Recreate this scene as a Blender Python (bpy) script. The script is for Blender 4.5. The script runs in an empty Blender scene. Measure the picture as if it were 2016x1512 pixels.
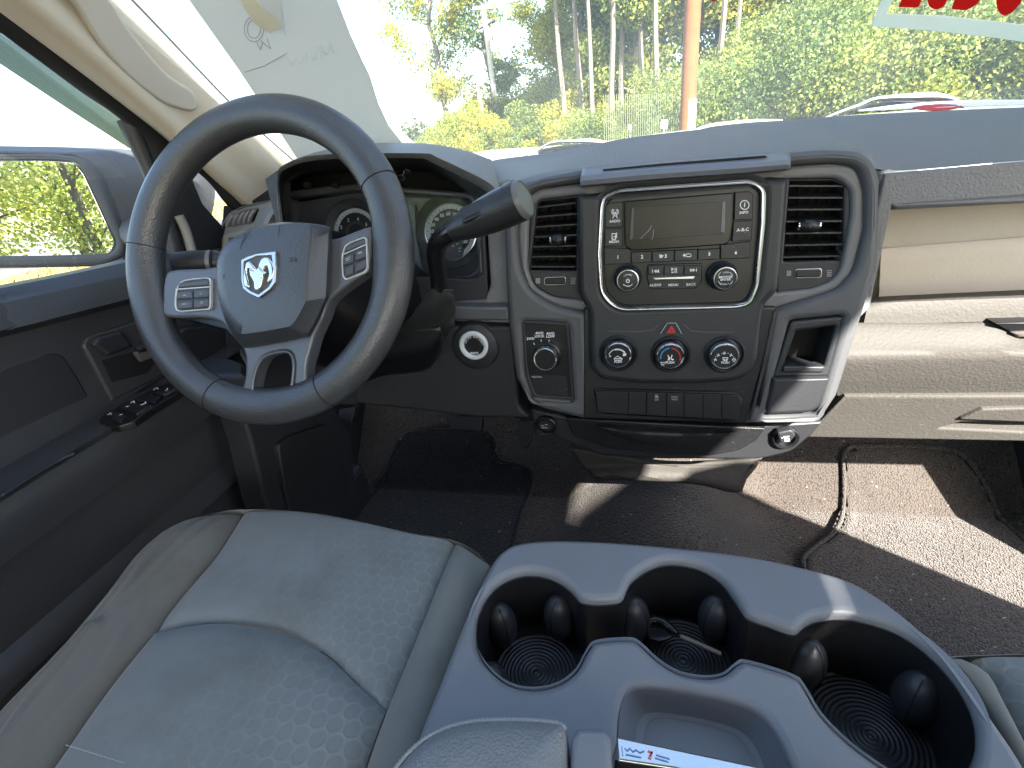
import bpy, bmesh, math, random
from mathutils import Vector, Matrix, noise
random.seed(7)
V = Vector
SC = bpy.context.scene
COL = SC.collection
# ---------------------------------------------------------------- camera
# truck frame: X to the right, Y forward, Z up, origin at eye height between the front seats; ground at Z=-1.75
F = 960.0
YAW, PITCH, ROLL = 0.25977, 0.47257, 0.12388
_f = V((-math.sin(YAW)*math.cos(PITCH), math.cos(YAW)*math.cos(PITCH), -math.sin(PITCH)))
_r0 = V((math.cos(YAW), math.sin(YAW), 0)); _d0 = _f.cross(_r0)
_c, _s = math.cos(ROLL), math.sin(ROLL)
RIGHT = _c*_r0 + _s*_d0; DOWN = -_s*_r0 + _c*_d0; FWD = _f
cd = bpy.data.cameras.new('camera'); cam = bpy.data.objects.new('camera', cd); COL.objects.link(cam)
cd.sensor_width = 36.0; cd.lens = F*36.0/2016.0; cd.clip_start = 0.02; cd.clip_end = 2000
cam.matrix_world = Matrix((( RIGHT.x, -DOWN.x, -FWD.x, 0), (RIGHT.y, -DOWN.y, -FWD.y, 0), (RIGHT.z, -DOWN.z, -FWD.z, 0), (0, 0, 0, 1)))
SC.camera = cam
# ---------------------------------------------------------------- sky, sun, exposure
SUN = V((0.71, -1.14, 1.0)).normalized()          # towards the sun: right, behind
elev = math.asin(SUN.z)
w = bpy.data.worlds.new('World'); SC.world = w; w.use_nodes = True
nt = w.node_tree; bg = nt.nodes['Background']
sky = nt.nodes.new('ShaderNodeTexSky'); sky.sky_type = 'NISHITA'; sky.sun_disc = False
sky.sun_elevation = elev; sky.sun_rotation = math.atan2(SUN.x, SUN.y); sky.air_density = 1.0; sky.dust_density = 1.5
nt.links.new(sky.outputs[0], bg.inputs[0]); bg.inputs[1].default_value = 0.125
sd = bpy.data.lights.new('sun', 'SUN'); sd.energy = 5.0; sd.angle = math.radians(0.53); sd.color = (1.0, 0.95, 0.87)
so = bpy.data.objects.new('sun', sd); COL.objects.link(so); so.rotation_euler = (-SUN).to_track_quat('-Z', 'Y').to_euler()
SC.view_settings.view_transform = 'Standard'; SC.view_settings.look = 'None'
SC.view_settings.exposure = 2.45; SC.view_settings.gamma = 1.0; SC.view_settings.use_curve_mapping = False
SC.cycles.max_bounces = 10; SC.cycles.diffuse_bounces = 5; SC.cycles.glossy_bounces = 4; SC.cycles.transparent_max_bounces = 12
SC.cycles.caustics_reflective = False; SC.cycles.caustics_refractive = False; SC.cycles.sample_clamp_indirect = 6
# ---------------------------------------------------------------- planes and pixel -> plane
class Plane:
    def __init__(s, P, n, u=None):
        s.P = V(P); s.n = V(n).normalized()
        a = V(u) if u else (V((1, 0, 0)) if abs(s.n.x) < 0.9 else V((0, 1, 0)))
        s.u = (a - s.n*a.dot(s.n)).normalized(); s.v = s.n.cross(s.u)
def ray(px, py):
    return (RIGHT*((px-1008)/F) + DOWN*((py-756)/F) + FWD)
def U(px, py, pl, off=0.0):
    d = ray(px, py); P = pl.P + pl.n*off
    return d*(P.dot(pl.n)/d.dot(pl.n))
def at(px, py, Y):
    d = ray(px, py); return d*(Y/d.y)
def tilt(y, z, deg): return Plane((0, y, z), (0, -math.cos(math.radians(deg)), math.sin(math.radians(deg))))
def hor(z): return Plane((0, 0, z), (0, 0, 1))
def side(x): return Plane((x, 0, 0), (1, 0, 0), (0, 1, 0))
# ---------------------------------------------------------------- materials
MATS = {}
def nodes(name):
    m = bpy.data.materials.new(name); m.use_nodes = True
    n = m.node_tree.nodes; l = m.node_tree.links; b = n['Principled BSDF']
    return m, n, l, b
def plastic(name, col, rough=0.5, grain=0, gs=0.3, spec=0.5, metal=0, var=0.12, coat=0, dust=0.0):
    if name in MATS: return MATS[name]
    m, n, l, b = nodes(name)
    b.inputs['Roughness'].default_value = rough; b.inputs['Metallic'].default_value = metal
    b.inputs['Specular IOR Level'].default_value = spec; b.inputs['Coat Weight'].default_value = coat
    tc = n.new('ShaderNodeTexCoord')
    nz = n.new('ShaderNodeTexNoise'); nz.inputs['Scale'].default_value = 9; nz.inputs['Detail'].default_value = 5
    l.new(tc.outputs['Object'], nz.inputs['Vector'])
    mx = n.new('ShaderNodeMix'); mx.data_type = 'RGBA'
    mx.inputs['A'].default_value = (*[c*(1-var) for c in col], 1); mx.inputs['B'].default_value = (*[min(1, c*(1+var)) for c in col], 1)
    l.new(nz.outputs['Fac'], mx.inputs['Factor'])
    out = mx.outputs['Result']
    if dust > 0:
        n2 = n.new('ShaderNodeTexNoise'); n2.inputs['Scale'].default_value = 420; n2.inputs['Detail'].default_value = 1
        r = n.new('ShaderNodeValToRGB'); r.color_ramp.elements[0].position = 0.70; r.color_ramp.elements[1].position = 0.76
        r.color_ramp.elements[1].color = (dust, dust, dust, 1)
        l.new(tc.outputs['Object'], n2.inputs['Vector']); l.new(n2.outputs['Fac'], r.inputs['Fac'])
        m2 = n.new('ShaderNodeMix'); m2.data_type = 'RGBA'; m2.inputs['B'].default_value = (0.45, 0.43, 0.38, 1)
        l.new(r.outputs['Color'], m2.inputs['Factor']); l.new(out, m2.inputs['A']); out = m2.outputs['Result']
    l.new(out, b.inputs['Base Color'])
    rr = n.new('ShaderNodeMapRange'); rr.inputs['To Min'].default_value = max(0.02, rough-0.07); rr.inputs['To Max'].default_value = rough+0.07
    l.new(nz.outputs['Fac'], rr.inputs['Value']); l.new(rr.outputs['Result'], b.inputs['Roughness'])
    if grain:
        v = n.new('ShaderNodeTexVoronoi'); v.inputs['Scale'].default_value = grain; v.feature = 'SMOOTH_F1'
        wn = n.new('ShaderNodeTexNoise'); wn.inputs['Scale'].default_value = grain*0.6; wn.inputs['Detail'].default_value = 2
        ad = n.new('ShaderNodeMath'); ad.operation = 'ADD'
        l.new(tc.outputs['Object'], v.inputs['Vector']); l.new(tc.outputs['Object'], wn.inputs['Vector'])
        l.new(v.outputs['Distance'], ad.inputs[0]); l.new(wn.outputs['Fac'], ad.inputs[1])
        bp = n.new('ShaderNodeBump'); bp.inputs['Strength'].default_value = gs; bp.inputs['Distance'].default_value = 0.0012
        l.new(ad.outputs[0], bp.inputs['Height']); l.new(bp.outputs['Normal'], b.inputs['Normal'])
    MATS[name] = m; return m
PAD = plastic('dash_pad_plastic', (0.165, 0.166, 0.168), 0.5, 420, 0.5)
TRIM = plastic('grey_trim_plastic', (0.088, 0.090, 0.094), 0.5, 900, 0.12)
CHAN = plastic('light_grey_channel_plastic', (0.155, 0.155, 0.155), 0.45, 900, 0.1)
DARK = plastic('charcoal_plastic', (0.014, 0.0145, 0.016), 0.38, 900, 0.12, dust=0.25)
DARK2 = plastic('charcoal_panel_plastic', (0.026, 0.027, 0.030), 0.45, 700, 0.15)
BLACK = plastic('black_plastic', (0.008, 0.008, 0.009), 0.35)
MATTE = plastic('matte_black', (0.006, 0.006, 0.006), 0.8)
GLOVE = plastic('glove_box_plastic', (0.084, 0.078, 0.070), 0.66, 300, 0.4, spec=0.3)
KNEE = plastic('knee_panel_plastic', (0.020, 0.021, 0.023), 0.5, 500, 0.3)
DOORM = plastic('door_plastic', (0.046, 0.047, 0.050), 0.38, 700, 0.15)
CONS = plastic('console_plastic', (0.205, 0.213, 0.225), 0.43, 1100, 0.12, dust=0.12)
SATIN = plastic('satin_grey_spoke', (0.125, 0.132, 0.145), 0.36, 0, metal=0.3)
LEATH = plastic('worn_leather_rim', (0.050, 0.051, 0.053), 0.32, 750, 0.35, spec=0.8, var=0.4)
AIRBAG = plastic('airbag_cover', (0.048, 0.051, 0.057), 0.36, 650, 0.22, spec=0.8)
CHROME = plastic('chrome', (0.85, 0.86, 0.86), 0.1, metal=1.0, var=0.02)
SATCH = plastic('satin_chrome', (0.62, 0.64, 0.64), 0.28, metal=1.0, var=0.03)
SILVER = plastic('silver_paint', (0.62, 0.65, 0.65), 0.45, var=0.03)
PRINT = plastic('white_print', (0.92, 0.93, 0.93), 0.6, var=0.02)
GPRINT = plastic('faded_print', (0.42, 0.43, 0.44), 0.6, var=0.02)
DPRINT = plastic('dark_emboss', (0.015, 0.015, 0.017), 0.6, var=0.02)
REDP = plastic('red_print', (0.55, 0.03, 0.03), 0.5, var=0.05)
BLUEP = plastic('blue_print', (0.05, 0.28, 0.6), 0.5, var=0.05)
BEIGE = plastic('beige_pillar_trim', (0.52, 0.46, 0.36), 0.6, 500, 0.1)
BEIGE2 = plastic('smooth_beige_trim', (0.50, 0.47, 0.41), 0.5)
WHITE = plastic('white_truck_paint', (0.78, 0.78, 0.77), 0.25, coat=0.6)
RUBBER = plastic('black_rubber', (0.012, 0.012, 0.013), 0.6)
LIDL = plastic('leather_pad', (0.25, 0.255, 0.25), 0.42, 620, 0.55)
HEADL = plastic('headliner', (0.45, 0.43, 0.40), 0.9)

def fabric(name, col, hexes=False):
    m, n, l, b = nodes(name)
    tc = n.new('ShaderNodeTexCoord')
    nz = n.new('ShaderNodeTexNoise'); nz.inputs['Scale'].default_value = 7; nz.inputs['Detail'].default_value = 6; nz.inputs['Roughness'].default_value = 0.65
    fine = n.new('ShaderNodeTexNoise'); fine.inputs['Scale'].default_value = 900; fine.inputs['Detail'].default_value = 2
    l.new(tc.outputs['Object'], nz.inputs['Vector']); l.new(tc.outputs['Object'], fine.inputs['Vector'])
    r = n.new('ShaderNodeValToRGB'); e = r.color_ramp.elements
    e[0].position = 0.28; e[0].color = (col[0]*.76, col[1]*.72, col[2]*.66, 1); e[1].position = 0.5; e[1].color = (*col, 1)
    l.new(nz.outputs['Fac'], r.inputs['Fac'])
    out = r.outputs['Color']
    h = None
    if hexes:
        mp = n.new('ShaderNodeMapping'); mp.inputs['Scale'].default_value = (66, 62, 0); l.new(tc.outputs['Object'], mp.inputs['Vector'])
        # hexagonal lattice of soft ovals: two offset grids of rounded cells
        def cell(off):
            a = n.new('ShaderNodeVectorMath'); a.operation = 'ADD'; a.inputs[1].default_value = off; l.new(mp.outputs[0], a.inputs[0])
            fr = n.new('ShaderNodeVectorMath'); fr.operation = 'MODULO'; fr.inputs[1].default_value = (1.0, 1.7, 1.0); l.new(a.outputs[0], fr.inputs[0])
            s_ = n.new('ShaderNodeVectorMath'); s_.operation = 'SUBTRACT'; s_.inputs[1].default_value = (0.5, 0.85, 0); l.new(fr.outputs[0], s_.inputs[0])
            ln = n.new('ShaderNodeVectorMath'); ln.operation = 'LENGTH'; l.new(s_.outputs[0], ln.inputs[0]); return ln.outputs['Value']
        mn = n.new('ShaderNodeMath'); mn.operation = 'MINIMUM'; l.new(cell((400, 400*1.7, 0)), mn.inputs[0]); l.new(cell((400.5, 400*1.7+0.85, 0)), mn.inputs[1])
        hr = n.new('ShaderNodeMapRange'); hr.inputs['From Min'].default_value = 0.36; hr.inputs['From Max'].default_value = 0.50
        hr.interpolation_type = 'SMOOTHSTEP'; l.new(mn.outputs[0], hr.inputs['Value']); h = hr.outputs['Result']
        mx = n.new('ShaderNodeMix'); mx.data_type = 'RGBA'; mx.blend_type = 'MULTIPLY'; mx.inputs['B'].default_value = (1.30, 1.29, 1.27, 1)
        sx_ = n.new('ShaderNodeSeparateXYZ'); l.new(tc.outputs['Object'], sx_.inputs[0]); wr = n.new('ShaderNodeMapRange'); wr.interpolation_type = 'SMOOTHSTEP'
        wr.inputs['From Min'].default_value = -0.46; wr.inputs['From Max'].default_value = -0.20; wr.inputs['To Min'].default_value = 0.08; wr.inputs['To Max'].default_value = 0.95; l.new(sx_.outputs['X'], wr.inputs['Value'])
        wn2 = n.new('ShaderNodeMath'); wn2.operation = 'MULTIPLY'; l.new(wr.outputs['Result'], wn2.inputs[0]); l.new(nz.outputs['Fac'], wn2.inputs[1])
        ms = n.new('ShaderNodeMath'); ms.operation = 'MULTIPLY'; l.new(h, ms.inputs[0]); l.new(wn2.outputs[0], ms.inputs[1]); l.new(ms.outputs[0], mx.inputs['Factor']); h = ms.outputs[0]
        l.new(out, mx.inputs['A']); out = mx.outputs['Result']
    l.new(out, b.inputs['Base Color']); b.inputs['Roughness'].default_value = 0.9; b.inputs['Specular IOR Level'].default_value = 0.2
    b.inputs['Sheen Weight'].default_value = 0.25
    bp = n.new('ShaderNodeBump'); bp.inputs['Strength'].default_value = 0.5; bp.inputs['Distance'].default_value = 0.0006; l.new(fine.outputs['Fac'], bp.inputs['Height'])
    last = bp
    if h is not None:
        b2 = n.new('ShaderNodeBump'); b2.inputs['Strength'].default_value = 0.6; b2.inputs['Distance'].default_value = 0.0012
        l.new(h, b2.inputs['Height']); l.new(bp.outputs['Normal'], b2.inputs['Normal']); last = b2
    l.new(last.outputs['Normal'], b.inputs['Normal'])
    return m
CLOTH = fabric('seat_cloth_plain', (0.215, 0.217, 0.195)); CLOTHX = fabric('seat_cloth_hexagon', (0.20, 0.22, 0.215), True)
def carpet(name, col, sc=260):
    m, n, l, b = nodes(name)
    tc = n.new('ShaderNodeTexCoord'); v = n.new('ShaderNodeTexVoronoi'); v.inputs['Scale'].default_value = sc; l.new(tc.outputs['Object'], v.inputs['Vector'])
    nz = n.new('ShaderNodeTexNoise'); nz.inputs['Scale'].default_value = 12; nz.inputs['Detail'].default_value = 4; l.new(tc.outputs['Object'], nz.inputs['Vector'])
    nd = n.new('ShaderNodeTexNoise'); nd.inputs['Scale'].default_value = 130; nd.inputs['Detail'].default_value = 0; l.new(tc.outputs['Object'], nd.inputs['Vector'])
    r = n.new('ShaderNodeValToRGB'); e = r.color_ramp.elements; e[0].color = (*[c*1.25 for c in col], 1); e[1].color = (*[c*0.45 for c in col], 1); e[1].position = 0.9
    l.new(v.outputs['Distance'], r.inputs['Fac'])
    mx = n.new('ShaderNodeMix'); mx.data_type = 'RGBA'; mx.blend_type = 'MULTIPLY'; mx.inputs['Factor'].default_value = 0.5
    l.new(r.outputs['Color'], mx.inputs['A']); l.new(nz.outputs['Fac'], mx.inputs['B'])
    rd = n.new('ShaderNodeValToRGB'); rd.color_ramp.elements[0].position = 0.845; rd.color_ramp.elements[1].position = 0.86; l.new(nd.outputs['Fac'], rd.inputs['Fac'])
    m2 = n.new('ShaderNodeMix'); m2.data_type = 'RGBA'; m2.inputs['B'].default_value = (0.4, 0.38, 0.33, 1); l.new(rd.outputs['Color'], m2.inputs['Factor']); l.new(mx.outputs['Result'], m2.inputs['A'])
    l.new(m2.outputs['Result'], b.inputs['Base Color']); b.inputs['Roughness'].default_value = 1; b.inputs['Specular IOR Level'].default_value = 0.1
    b.inputs['Sheen Weight'].default_value = 0.3
    bp = n.new('ShaderNodeBump'); bp.inputs['Strength'].default_value = 1.0; bp.inputs['Distance'].default_value = 0.003; bp.invert = True
    l.new(v.outputs['Distance'], bp.inputs['Height']); l.new(bp.outputs['Normal'], b.inputs['Normal'])
    return m
CARPET = carpet('carpet', (0.130, 0.108, 0.092)); MAT = carpet('floor_mat_pile', (0.145, 0.122, 0.105), 300)

def glass(name, tint, refl=0.06, haze=0.0):
    m = bpy.data.materials.new(name); m.use_nodes = True; n = m.node_tree.nodes; l = m.node_tree.links; n.clear()
    o = n.new('ShaderNodeOutputMaterial'); t = n.new('ShaderNodeBsdfTransparent'); t.inputs[0].default_value = (*tint, 1)
    g = n.new('ShaderNodeBsdfGlossy'); g.inputs['Roughness'].default_value = 0.02
    lw = n.new('ShaderNodeLayerWeight'); lw.inputs['Blend'].default_value = 0.5; pw = n.new('ShaderNodeMath'); pw.operation = 'POWER'; pw.inputs[1].default_value = 4.0
    l.new(lw.outputs['Facing'], pw.inputs[0]); fr = n.new('ShaderNodeMath'); fr.operation = 'MULTIPLY_ADD'; fr.inputs[1].default_value = 0.55; fr.inputs[2].default_value = refl; l.new(pw.outputs[0], fr.inputs[0])
    mx = n.new('ShaderNodeMixShader'); l.new(fr.outputs[0], mx.inputs[0]); l.new(t.outputs[0], mx.inputs[1]); l.new(g.outputs[0], mx.inputs[2])
    out = mx.outputs[0]
    if haze > 0:
        d = n.new('ShaderNodeBsdfTranslucent'); d.inputs[0].default_value = (0.85, 0.9, 0.8, 1)
        d2 = n.new('ShaderNodeBsdfDiffuse'); d2.inputs[0].default_value = (0.7, 0.72, 0.66, 1)
        a = n.new('ShaderNodeMixShader'); a.inputs[0].default_value = 0.5; l.new(d.outputs[0], a.inputs[1]); l.new(d2.outputs[0], a.inputs[2])
        tc = n.new('ShaderNodeTexCoord'); nz = n.new('ShaderNodeTexNoise'); nz.inputs['Scale'].default_value = 3.0; nz.inputs['Detail'].default_value = 6
        mp = n.new('ShaderNodeMapping'); mp.inputs['Scale'].default_value = (3, 1, 1); mp.inputs['Rotation'].default_value = (0, 0, 0.6)
        l.new(tc.outputs['Object'], mp.inputs[0]); l.new(mp.outputs[0], nz.inputs['Vector'])
        mr = n.new('ShaderNodeMapRange'); mr.inputs['From Min'].default_value = 0.3; mr.inputs['From Max'].default_value = 0.7
        mr.inputs['To Min'].default_value = haze*0.7; mr.inputs['To Max'].default_value = haze*1.4; l.new(nz.outputs['Fac'], mr.inputs['Value'])
        m2 = n.new('ShaderNodeMixShader'); l.new(mr.outputs['Result'], m2.inputs[0]); l.new(out, m2.inputs[1]); l.new(a.outputs[0], m2.inputs[2]); out = m2.outputs[0]
    l.new(out, o.inputs[0]); return m
WSHIELD = glass('dusty_veiled_windshield_glass', (0.93, 0.97, 0.93), haze=0.17)  # pale haze film paints the reflected glare veil along with the dust
SGLASS = glass('side_glass', (0.95, 0.98, 0.96)); VISOR = glass('smoked_green_acrylic', (0.26, 0.28, 0.24), haze=0.08)
LENS = glass('clear_lens', (0.93, 0.95, 0.96), refl=0.015)
MIRROR = plastic('mirror_silver', (0.9, 0.92, 0.92), 0.02, metal=1.0, var=0.0)
for _l in list(MIRROR.node_tree.links):
    if _l.to_socket.name == 'Roughness': MIRROR.node_tree.links.remove(_l)
MIRROR.node_tree.nodes['Principled BSDF'].inputs['Roughness'].default_value = 0.0
def leafmat(name, c1, c2, c3):
    m, n, l, b = nodes(name)
    g = n.new('ShaderNodeNewGeometry'); nz = n.new('ShaderNodeTexNoise'); nz.inputs['Scale'].default_value = 0.45; nz.inputs['Detail'].default_value = 2
    l.new(g.outputs['Position'], nz.inputs['Vector'])
    ad = n.new('ShaderNodeMath'); ad.operation = 'ADD'; l.new(nz.outputs['Fac'], ad.inputs[0])
    ri = n.new('ShaderNodeMath'); ri.operation = 'MULTIPLY'; ri.inputs[1].default_value = 0.5; l.new(g.outputs['Random Per Island'], ri.inputs[0]); l.new(ri.outputs[0], ad.inputs[1])
    r = n.new('ShaderNodeValToRGB'); e = r.color_ramp.elements; e[0].position = 0.45; e[0].color = (*c1, 1); e[1].position = 0.98; e[1].color = (*c3, 1)
    k = e.new(0.72); k.color = (*c2, 1)
    l.new(ad.outputs[0], r.inputs['Fac']); l.new(r.outputs['Color'], b.inputs['Base Color']); b.inputs['Roughness'].default_value = 0.6
    t = n.new('ShaderNodeBsdfTranslucent'); l.new(r.outputs['Color'], t.inputs[0]); mx = n.new('ShaderNodeMixShader'); mx.inputs[0].default_value = 0.48
    o = n['Material Output']; l.new(b.outputs[0], mx.inputs[1]); l.new(t.outputs[0], mx.inputs[2]); l.new(mx.outputs[0], o.inputs[0])
    return m
LEAFY = leafmat('yellow_green_leaves', (0.15, 0.21, 0.05), (0.40, 0.42, 0.06), (0.60, 0.52, 0.07))
LEAFG = leafmat('green_leaves', (0.10, 0.15, 0.05), (0.21, 0.29, 0.08), (0.44, 0.45, 0.10))
LEAFD = leafmat('dark_leaves', (0.05, 0.08, 0.04), (0.08, 0.12, 0.05), (0.13, 0.17, 0.06))
BARK = plastic('bark', (0.20, 0.17, 0.14), 0.9, 30, 0.6, var=0.4)
# ---------------------------------------------------------------- object helpers
WM = {}
def link(o, parent=None, loc=None):
    COL.objects.link(o)
    if loc is not None: o.location = loc
    WM[o] = Matrix.Translation(V(loc)) if loc is not None else Matrix.Identity(4)
    if parent is not None:
        o.parent = parent; o.matrix_parent_inverse = WM[parent].inverted()
    return o
def tag(o, label=None, cat=None, group=None, kind=None):
    if label: o['label'] = label
    if cat: o['category'] = cat
    if group: o['group'] = group
    if kind: o['kind'] = kind
    return o
def thing(name, label, cat, loc=(0, 0, 0), group=None):
    return tag(link(bpy.data.objects.new(name, None), None, loc), label, cat, group)
def meshobj(name, verts, faces, mat, parent=None, smooth=True, auto=35):
    me = bpy.data.meshes.new(name); me.from_pydata([tuple(v) for v in verts], [], faces); me.update()
    bm = bmesh.new(); bm.from_mesh(me); bmesh.ops.recalc_face_normals(bm, faces=bm.faces)
    if smooth:
        for f in bm.faces: f.smooth = True
        a = math.radians(auto)
        for e in bm.edges:
            if len(e.link_faces) == 2 and e.calc_face_angle(0) > a: e.smooth = False
    bm.to_mesh(me); bm.free(); me.materials.append(mat)
    return link(bpy.data.objects.new(name, me), parent)
def rnd(pts, r=0.0):
    """round the corners of a closed polygon; a point may carry its own radius"""
    P = [(p[0], p[1], p[2] if len(p) > 2 else r) for p in pts]; out = []
    for i, (x, y, rr) in enumerate(P):
        a = V(P[i-1][:2]); c = V(P[(i+1) % len(P)][:2]); b = V((x, y))
        if rr <= 0: out.append((x, y)); continue
        d1 = (a-b); d2 = (c-b); q = min(rr, d1.length*0.48, d2.length*0.48)
        p1 = b + d1.normalized()*q; p2 = b + d2.normalized()*q
        for k in range(6):
            t = k/5; out.append(tuple(p1*(1-t)**2 + b*2*t*(1-t) + p2*t*t))
    return out
def cr(p0, p1, p2, p3, t):
    return 0.5*((2*p1) + (p2-p0)*t + (2*p0-5*p1+4*p2-p3)*t*t + (3*p1-p0-3*p2+p3)*t*t*t)
def smooth_closed(pts, k=4):
    P = [V(p[:2]) for p in pts]; n = len(P); out = []
    for i in range(n):
        for j in range(k): out.append(tuple(cr(P[i-1], P[i], P[(i+1) % n], P[(i+2) % n], j/k)))
    return out
def spline(pts, n):
    """n points along an open curve through pts, even by arc length"""
    P = [V(p) for p in pts]
    if len(P) == 2: return [P[0].lerp(P[1], i/(n-1)) for i in range(n)]
    Q = [P[0]*2-P[1]] + P + [P[-1]*2-P[-2]]; D = []
    for i in range(len(P)-1):
        for j in range(12): D.append(cr(Q[i], Q[i+1], Q[i+2], Q[i+3], j/12))
    D.append(P[-1]); L = [0]
    for a, b in zip(D, D[1:]): L.append(L[-1]+(b-a).length)
    out = []; k = 0
    for i in range(n):
        s = L[-1]*i/(n-1)
        while k < len(L)-2 and L[k+1] < s: k += 1
        t = (s-L[k])/max(1e-9, L[k+1]-L[k]); out.append(D[k].lerp(D[k+1], min(1, t)))
    return out
def area2(p): return sum(a[0]*b[1]-b[0]*a[1] for a, b in zip(p, p[1:]+p[:1]))
def frame_mat(pl, off=0.0):
    P = pl.P + pl.n*off
    return Matrix(((pl.u.x, pl.v.x, pl.n.x, P.x), (pl.u.y, pl.v.y, pl.n.y, P.y), (pl.u.z, pl.v.z, pl.n.z, P.z), (0, 0, 0, 1)))
def to2(p, pl, off):
    q = U(p[0], p[1], pl, off) - pl.P
    return (q.dot(pl.u), q.dot(pl.v))
def from_curve(name, cu, M, mat, parent, auto=40):
    o = bpy.data.objects.new('tmp', cu); COL.objects.link(o)
    dg = bpy.context.evaluated_depsgraph_get(); me = bpy.data.meshes.new_from_object(o.evaluated_get(dg))
    bpy.data.objects.remove(o); me.name = name; me.transform(M)
    me.materials.clear(); me.materials.append(mat)
    bm = bmesh.new(); bm.from_mesh(me); bmesh.ops.remove_doubles(bm, verts=bm.verts, dist=1e-6)
    a = math.radians(auto)
    for f in bm.faces: f.smooth = True
    for e in bm.edges:
        if len(e.link_faces) == 2 and e.calc_face_angle(0) > a: e.smooth = False
    bm.to_mesh(me); bm.free()
    return link(bpy.data.objects.new(name, me), parent)
def offset_loop(P, d):
    n = len(P); o = []
    for i in range(n):
        e1 = (P[i]-P[i-1]).normalized(); e2 = (P[(i+1) % n]-P[i]).normalized()
        n1 = V((-e1.y, e1.x)); n2 = V((-e2.y, e2.x)); m = n1+n2; L = m.length_squared
        m = (m*2/L if L > 1.0 else m.normalized()*1.4 if L > 1e-6 else n1); o.append(P[i]+m*d)
    for _ in range(14):
        bad = False
        for i in range(n):
            j = (i+1) % n
            if (o[j]-o[i]).dot(P[j]-P[i]) < 0: m = (o[i]+o[j])/2; o[i] = m.copy(); o[j] = m.copy(); bad = True
        if not bad: break
    return o
def pt_in(p, L):
    c = False; j = len(L)-1
    for i in range(len(L)):
        a, b = L[i], L[j]
        if (a[1] > p[1]) != (b[1] > p[1]) and p[0] < (b[0]-a[0])*(p[1]-a[1])/(b[1]-a[1])+a[0]: c = not c
        j = i
    return c
def plate2(name, outer, holes, pl, off, depth, bev, mat, parent=None, auto=40):
    """outer/holes are metre coordinates in the plane; front face at off, body goes back by depth"""
    loops = []
    for i, loop in enumerate([outer]+list(holes)):
        if (area2(loop) > 0) != (i == 0): loop = loop[::-1]
        q = []
        for p in loop:
            p = V(p[:2])
            if not q or (p-q[-1]).length > 1e-5: q.append(p)
        while (q[0]-q[-1]).length < 1e-5: q.pop()
        loops.append(q)
    bev = min(bev, depth*0.9); Vv = []; Fs = []; z0 = off-depth
    prof = [(0.0, z0)] + [(bev*(1-math.cos(t)), off-bev+bev*math.sin(t)) for t in (0, .4, .8, 1.18, math.pi/2)]
    W3 = lambda p, z: pl.P + pl.u*p.x + pl.v*p.y + pl.n*z
    caps = {0: [], 1: []}
    for L in loops:
        n = len(L); base = len(Vv)
        for (o, z) in prof:
            Q = offset_loop(L, o) if o > 0 else L
            Vv += [W3(p, z) for p in Q]
        caps[0].append(L); caps[1].append(offset_loop(L, bev))
        for k in range(len(prof)-1):
            for i in range(n): Fs.append((base+k*n+i, base+k*n+(i+1) % n, base+(k+1)*n+(i+1) % n, base+(k+1)*n+i))
    from mathutils.geometry import delaunay_2d_cdt
    for key, z in ((0, z0), (1, off)):
        pts = []; ed = []
        for L in [[p for i, p in enumerate(L) if (p-L[i-1]).length > 1e-6] for L in caps[key]]:
            b_ = len(pts); pts += L; ed += [(b_+i, b_+(i+1) % len(L)) for i in range(len(L))]
        vo, eo, fo, *_r = delaunay_2d_cdt(pts, ed, [], 0, 1e-7)
        base = len(Vv); Vv += [W3(p, z) for p in vo]
        for f in fo:
            c = (vo[f[0]]+vo[f[1]]+vo[f[2]])/3
            if pt_in(c, caps[key][0]) and not any(pt_in(c, h) for h in caps[key][1:]): Fs.append(tuple(base+i for i in f))
    me = bpy.data.meshes.new(name); me.from_pydata([tuple(v) for v in Vv], [], Fs); me.materials.append(mat)
    bm = bmesh.new(); bm.from_mesh(me); bmesh.ops.remove_doubles(bm, verts=bm.verts, dist=2e-6)
    bmesh.ops.dissolve_degenerate(bm, dist=1e-6, edges=bm.edges); bmesh.ops.recalc_face_normals(bm, faces=bm.faces)
    a = math.radians(auto)
    for f in bm.faces: f.smooth = abs(f.normal.dot(pl.n)) < 0.9995
    for e in bm.edges:
        if len(e.link_faces) == 2 and e.calc_face_angle(0) > a: e.smooth = False
    loose = [v for v in bm.verts if not v.link_faces]; bmesh.ops.delete(bm, geom=loose, context='VERTS')
    # keep the big flat faces flat while the bevel stays round
    bm.to_mesh(me); bm.free()
    o = link(bpy.data.objects.new(name, me), parent)
    return o
def plate(name, outer, pl, off, depth, bev, mat, parent=None, holes=(), r=0, sm=0):
    f = (lambda p: smooth_closed(p, sm)) if sm else (lambda p: rnd(p, r))
    return plate2(name, [to2(p, pl, off) for p in f(outer)], [[to2(p, pl, off) for p in f(h)] for h in holes], pl, off, depth, bev, mat, parent)
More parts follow.
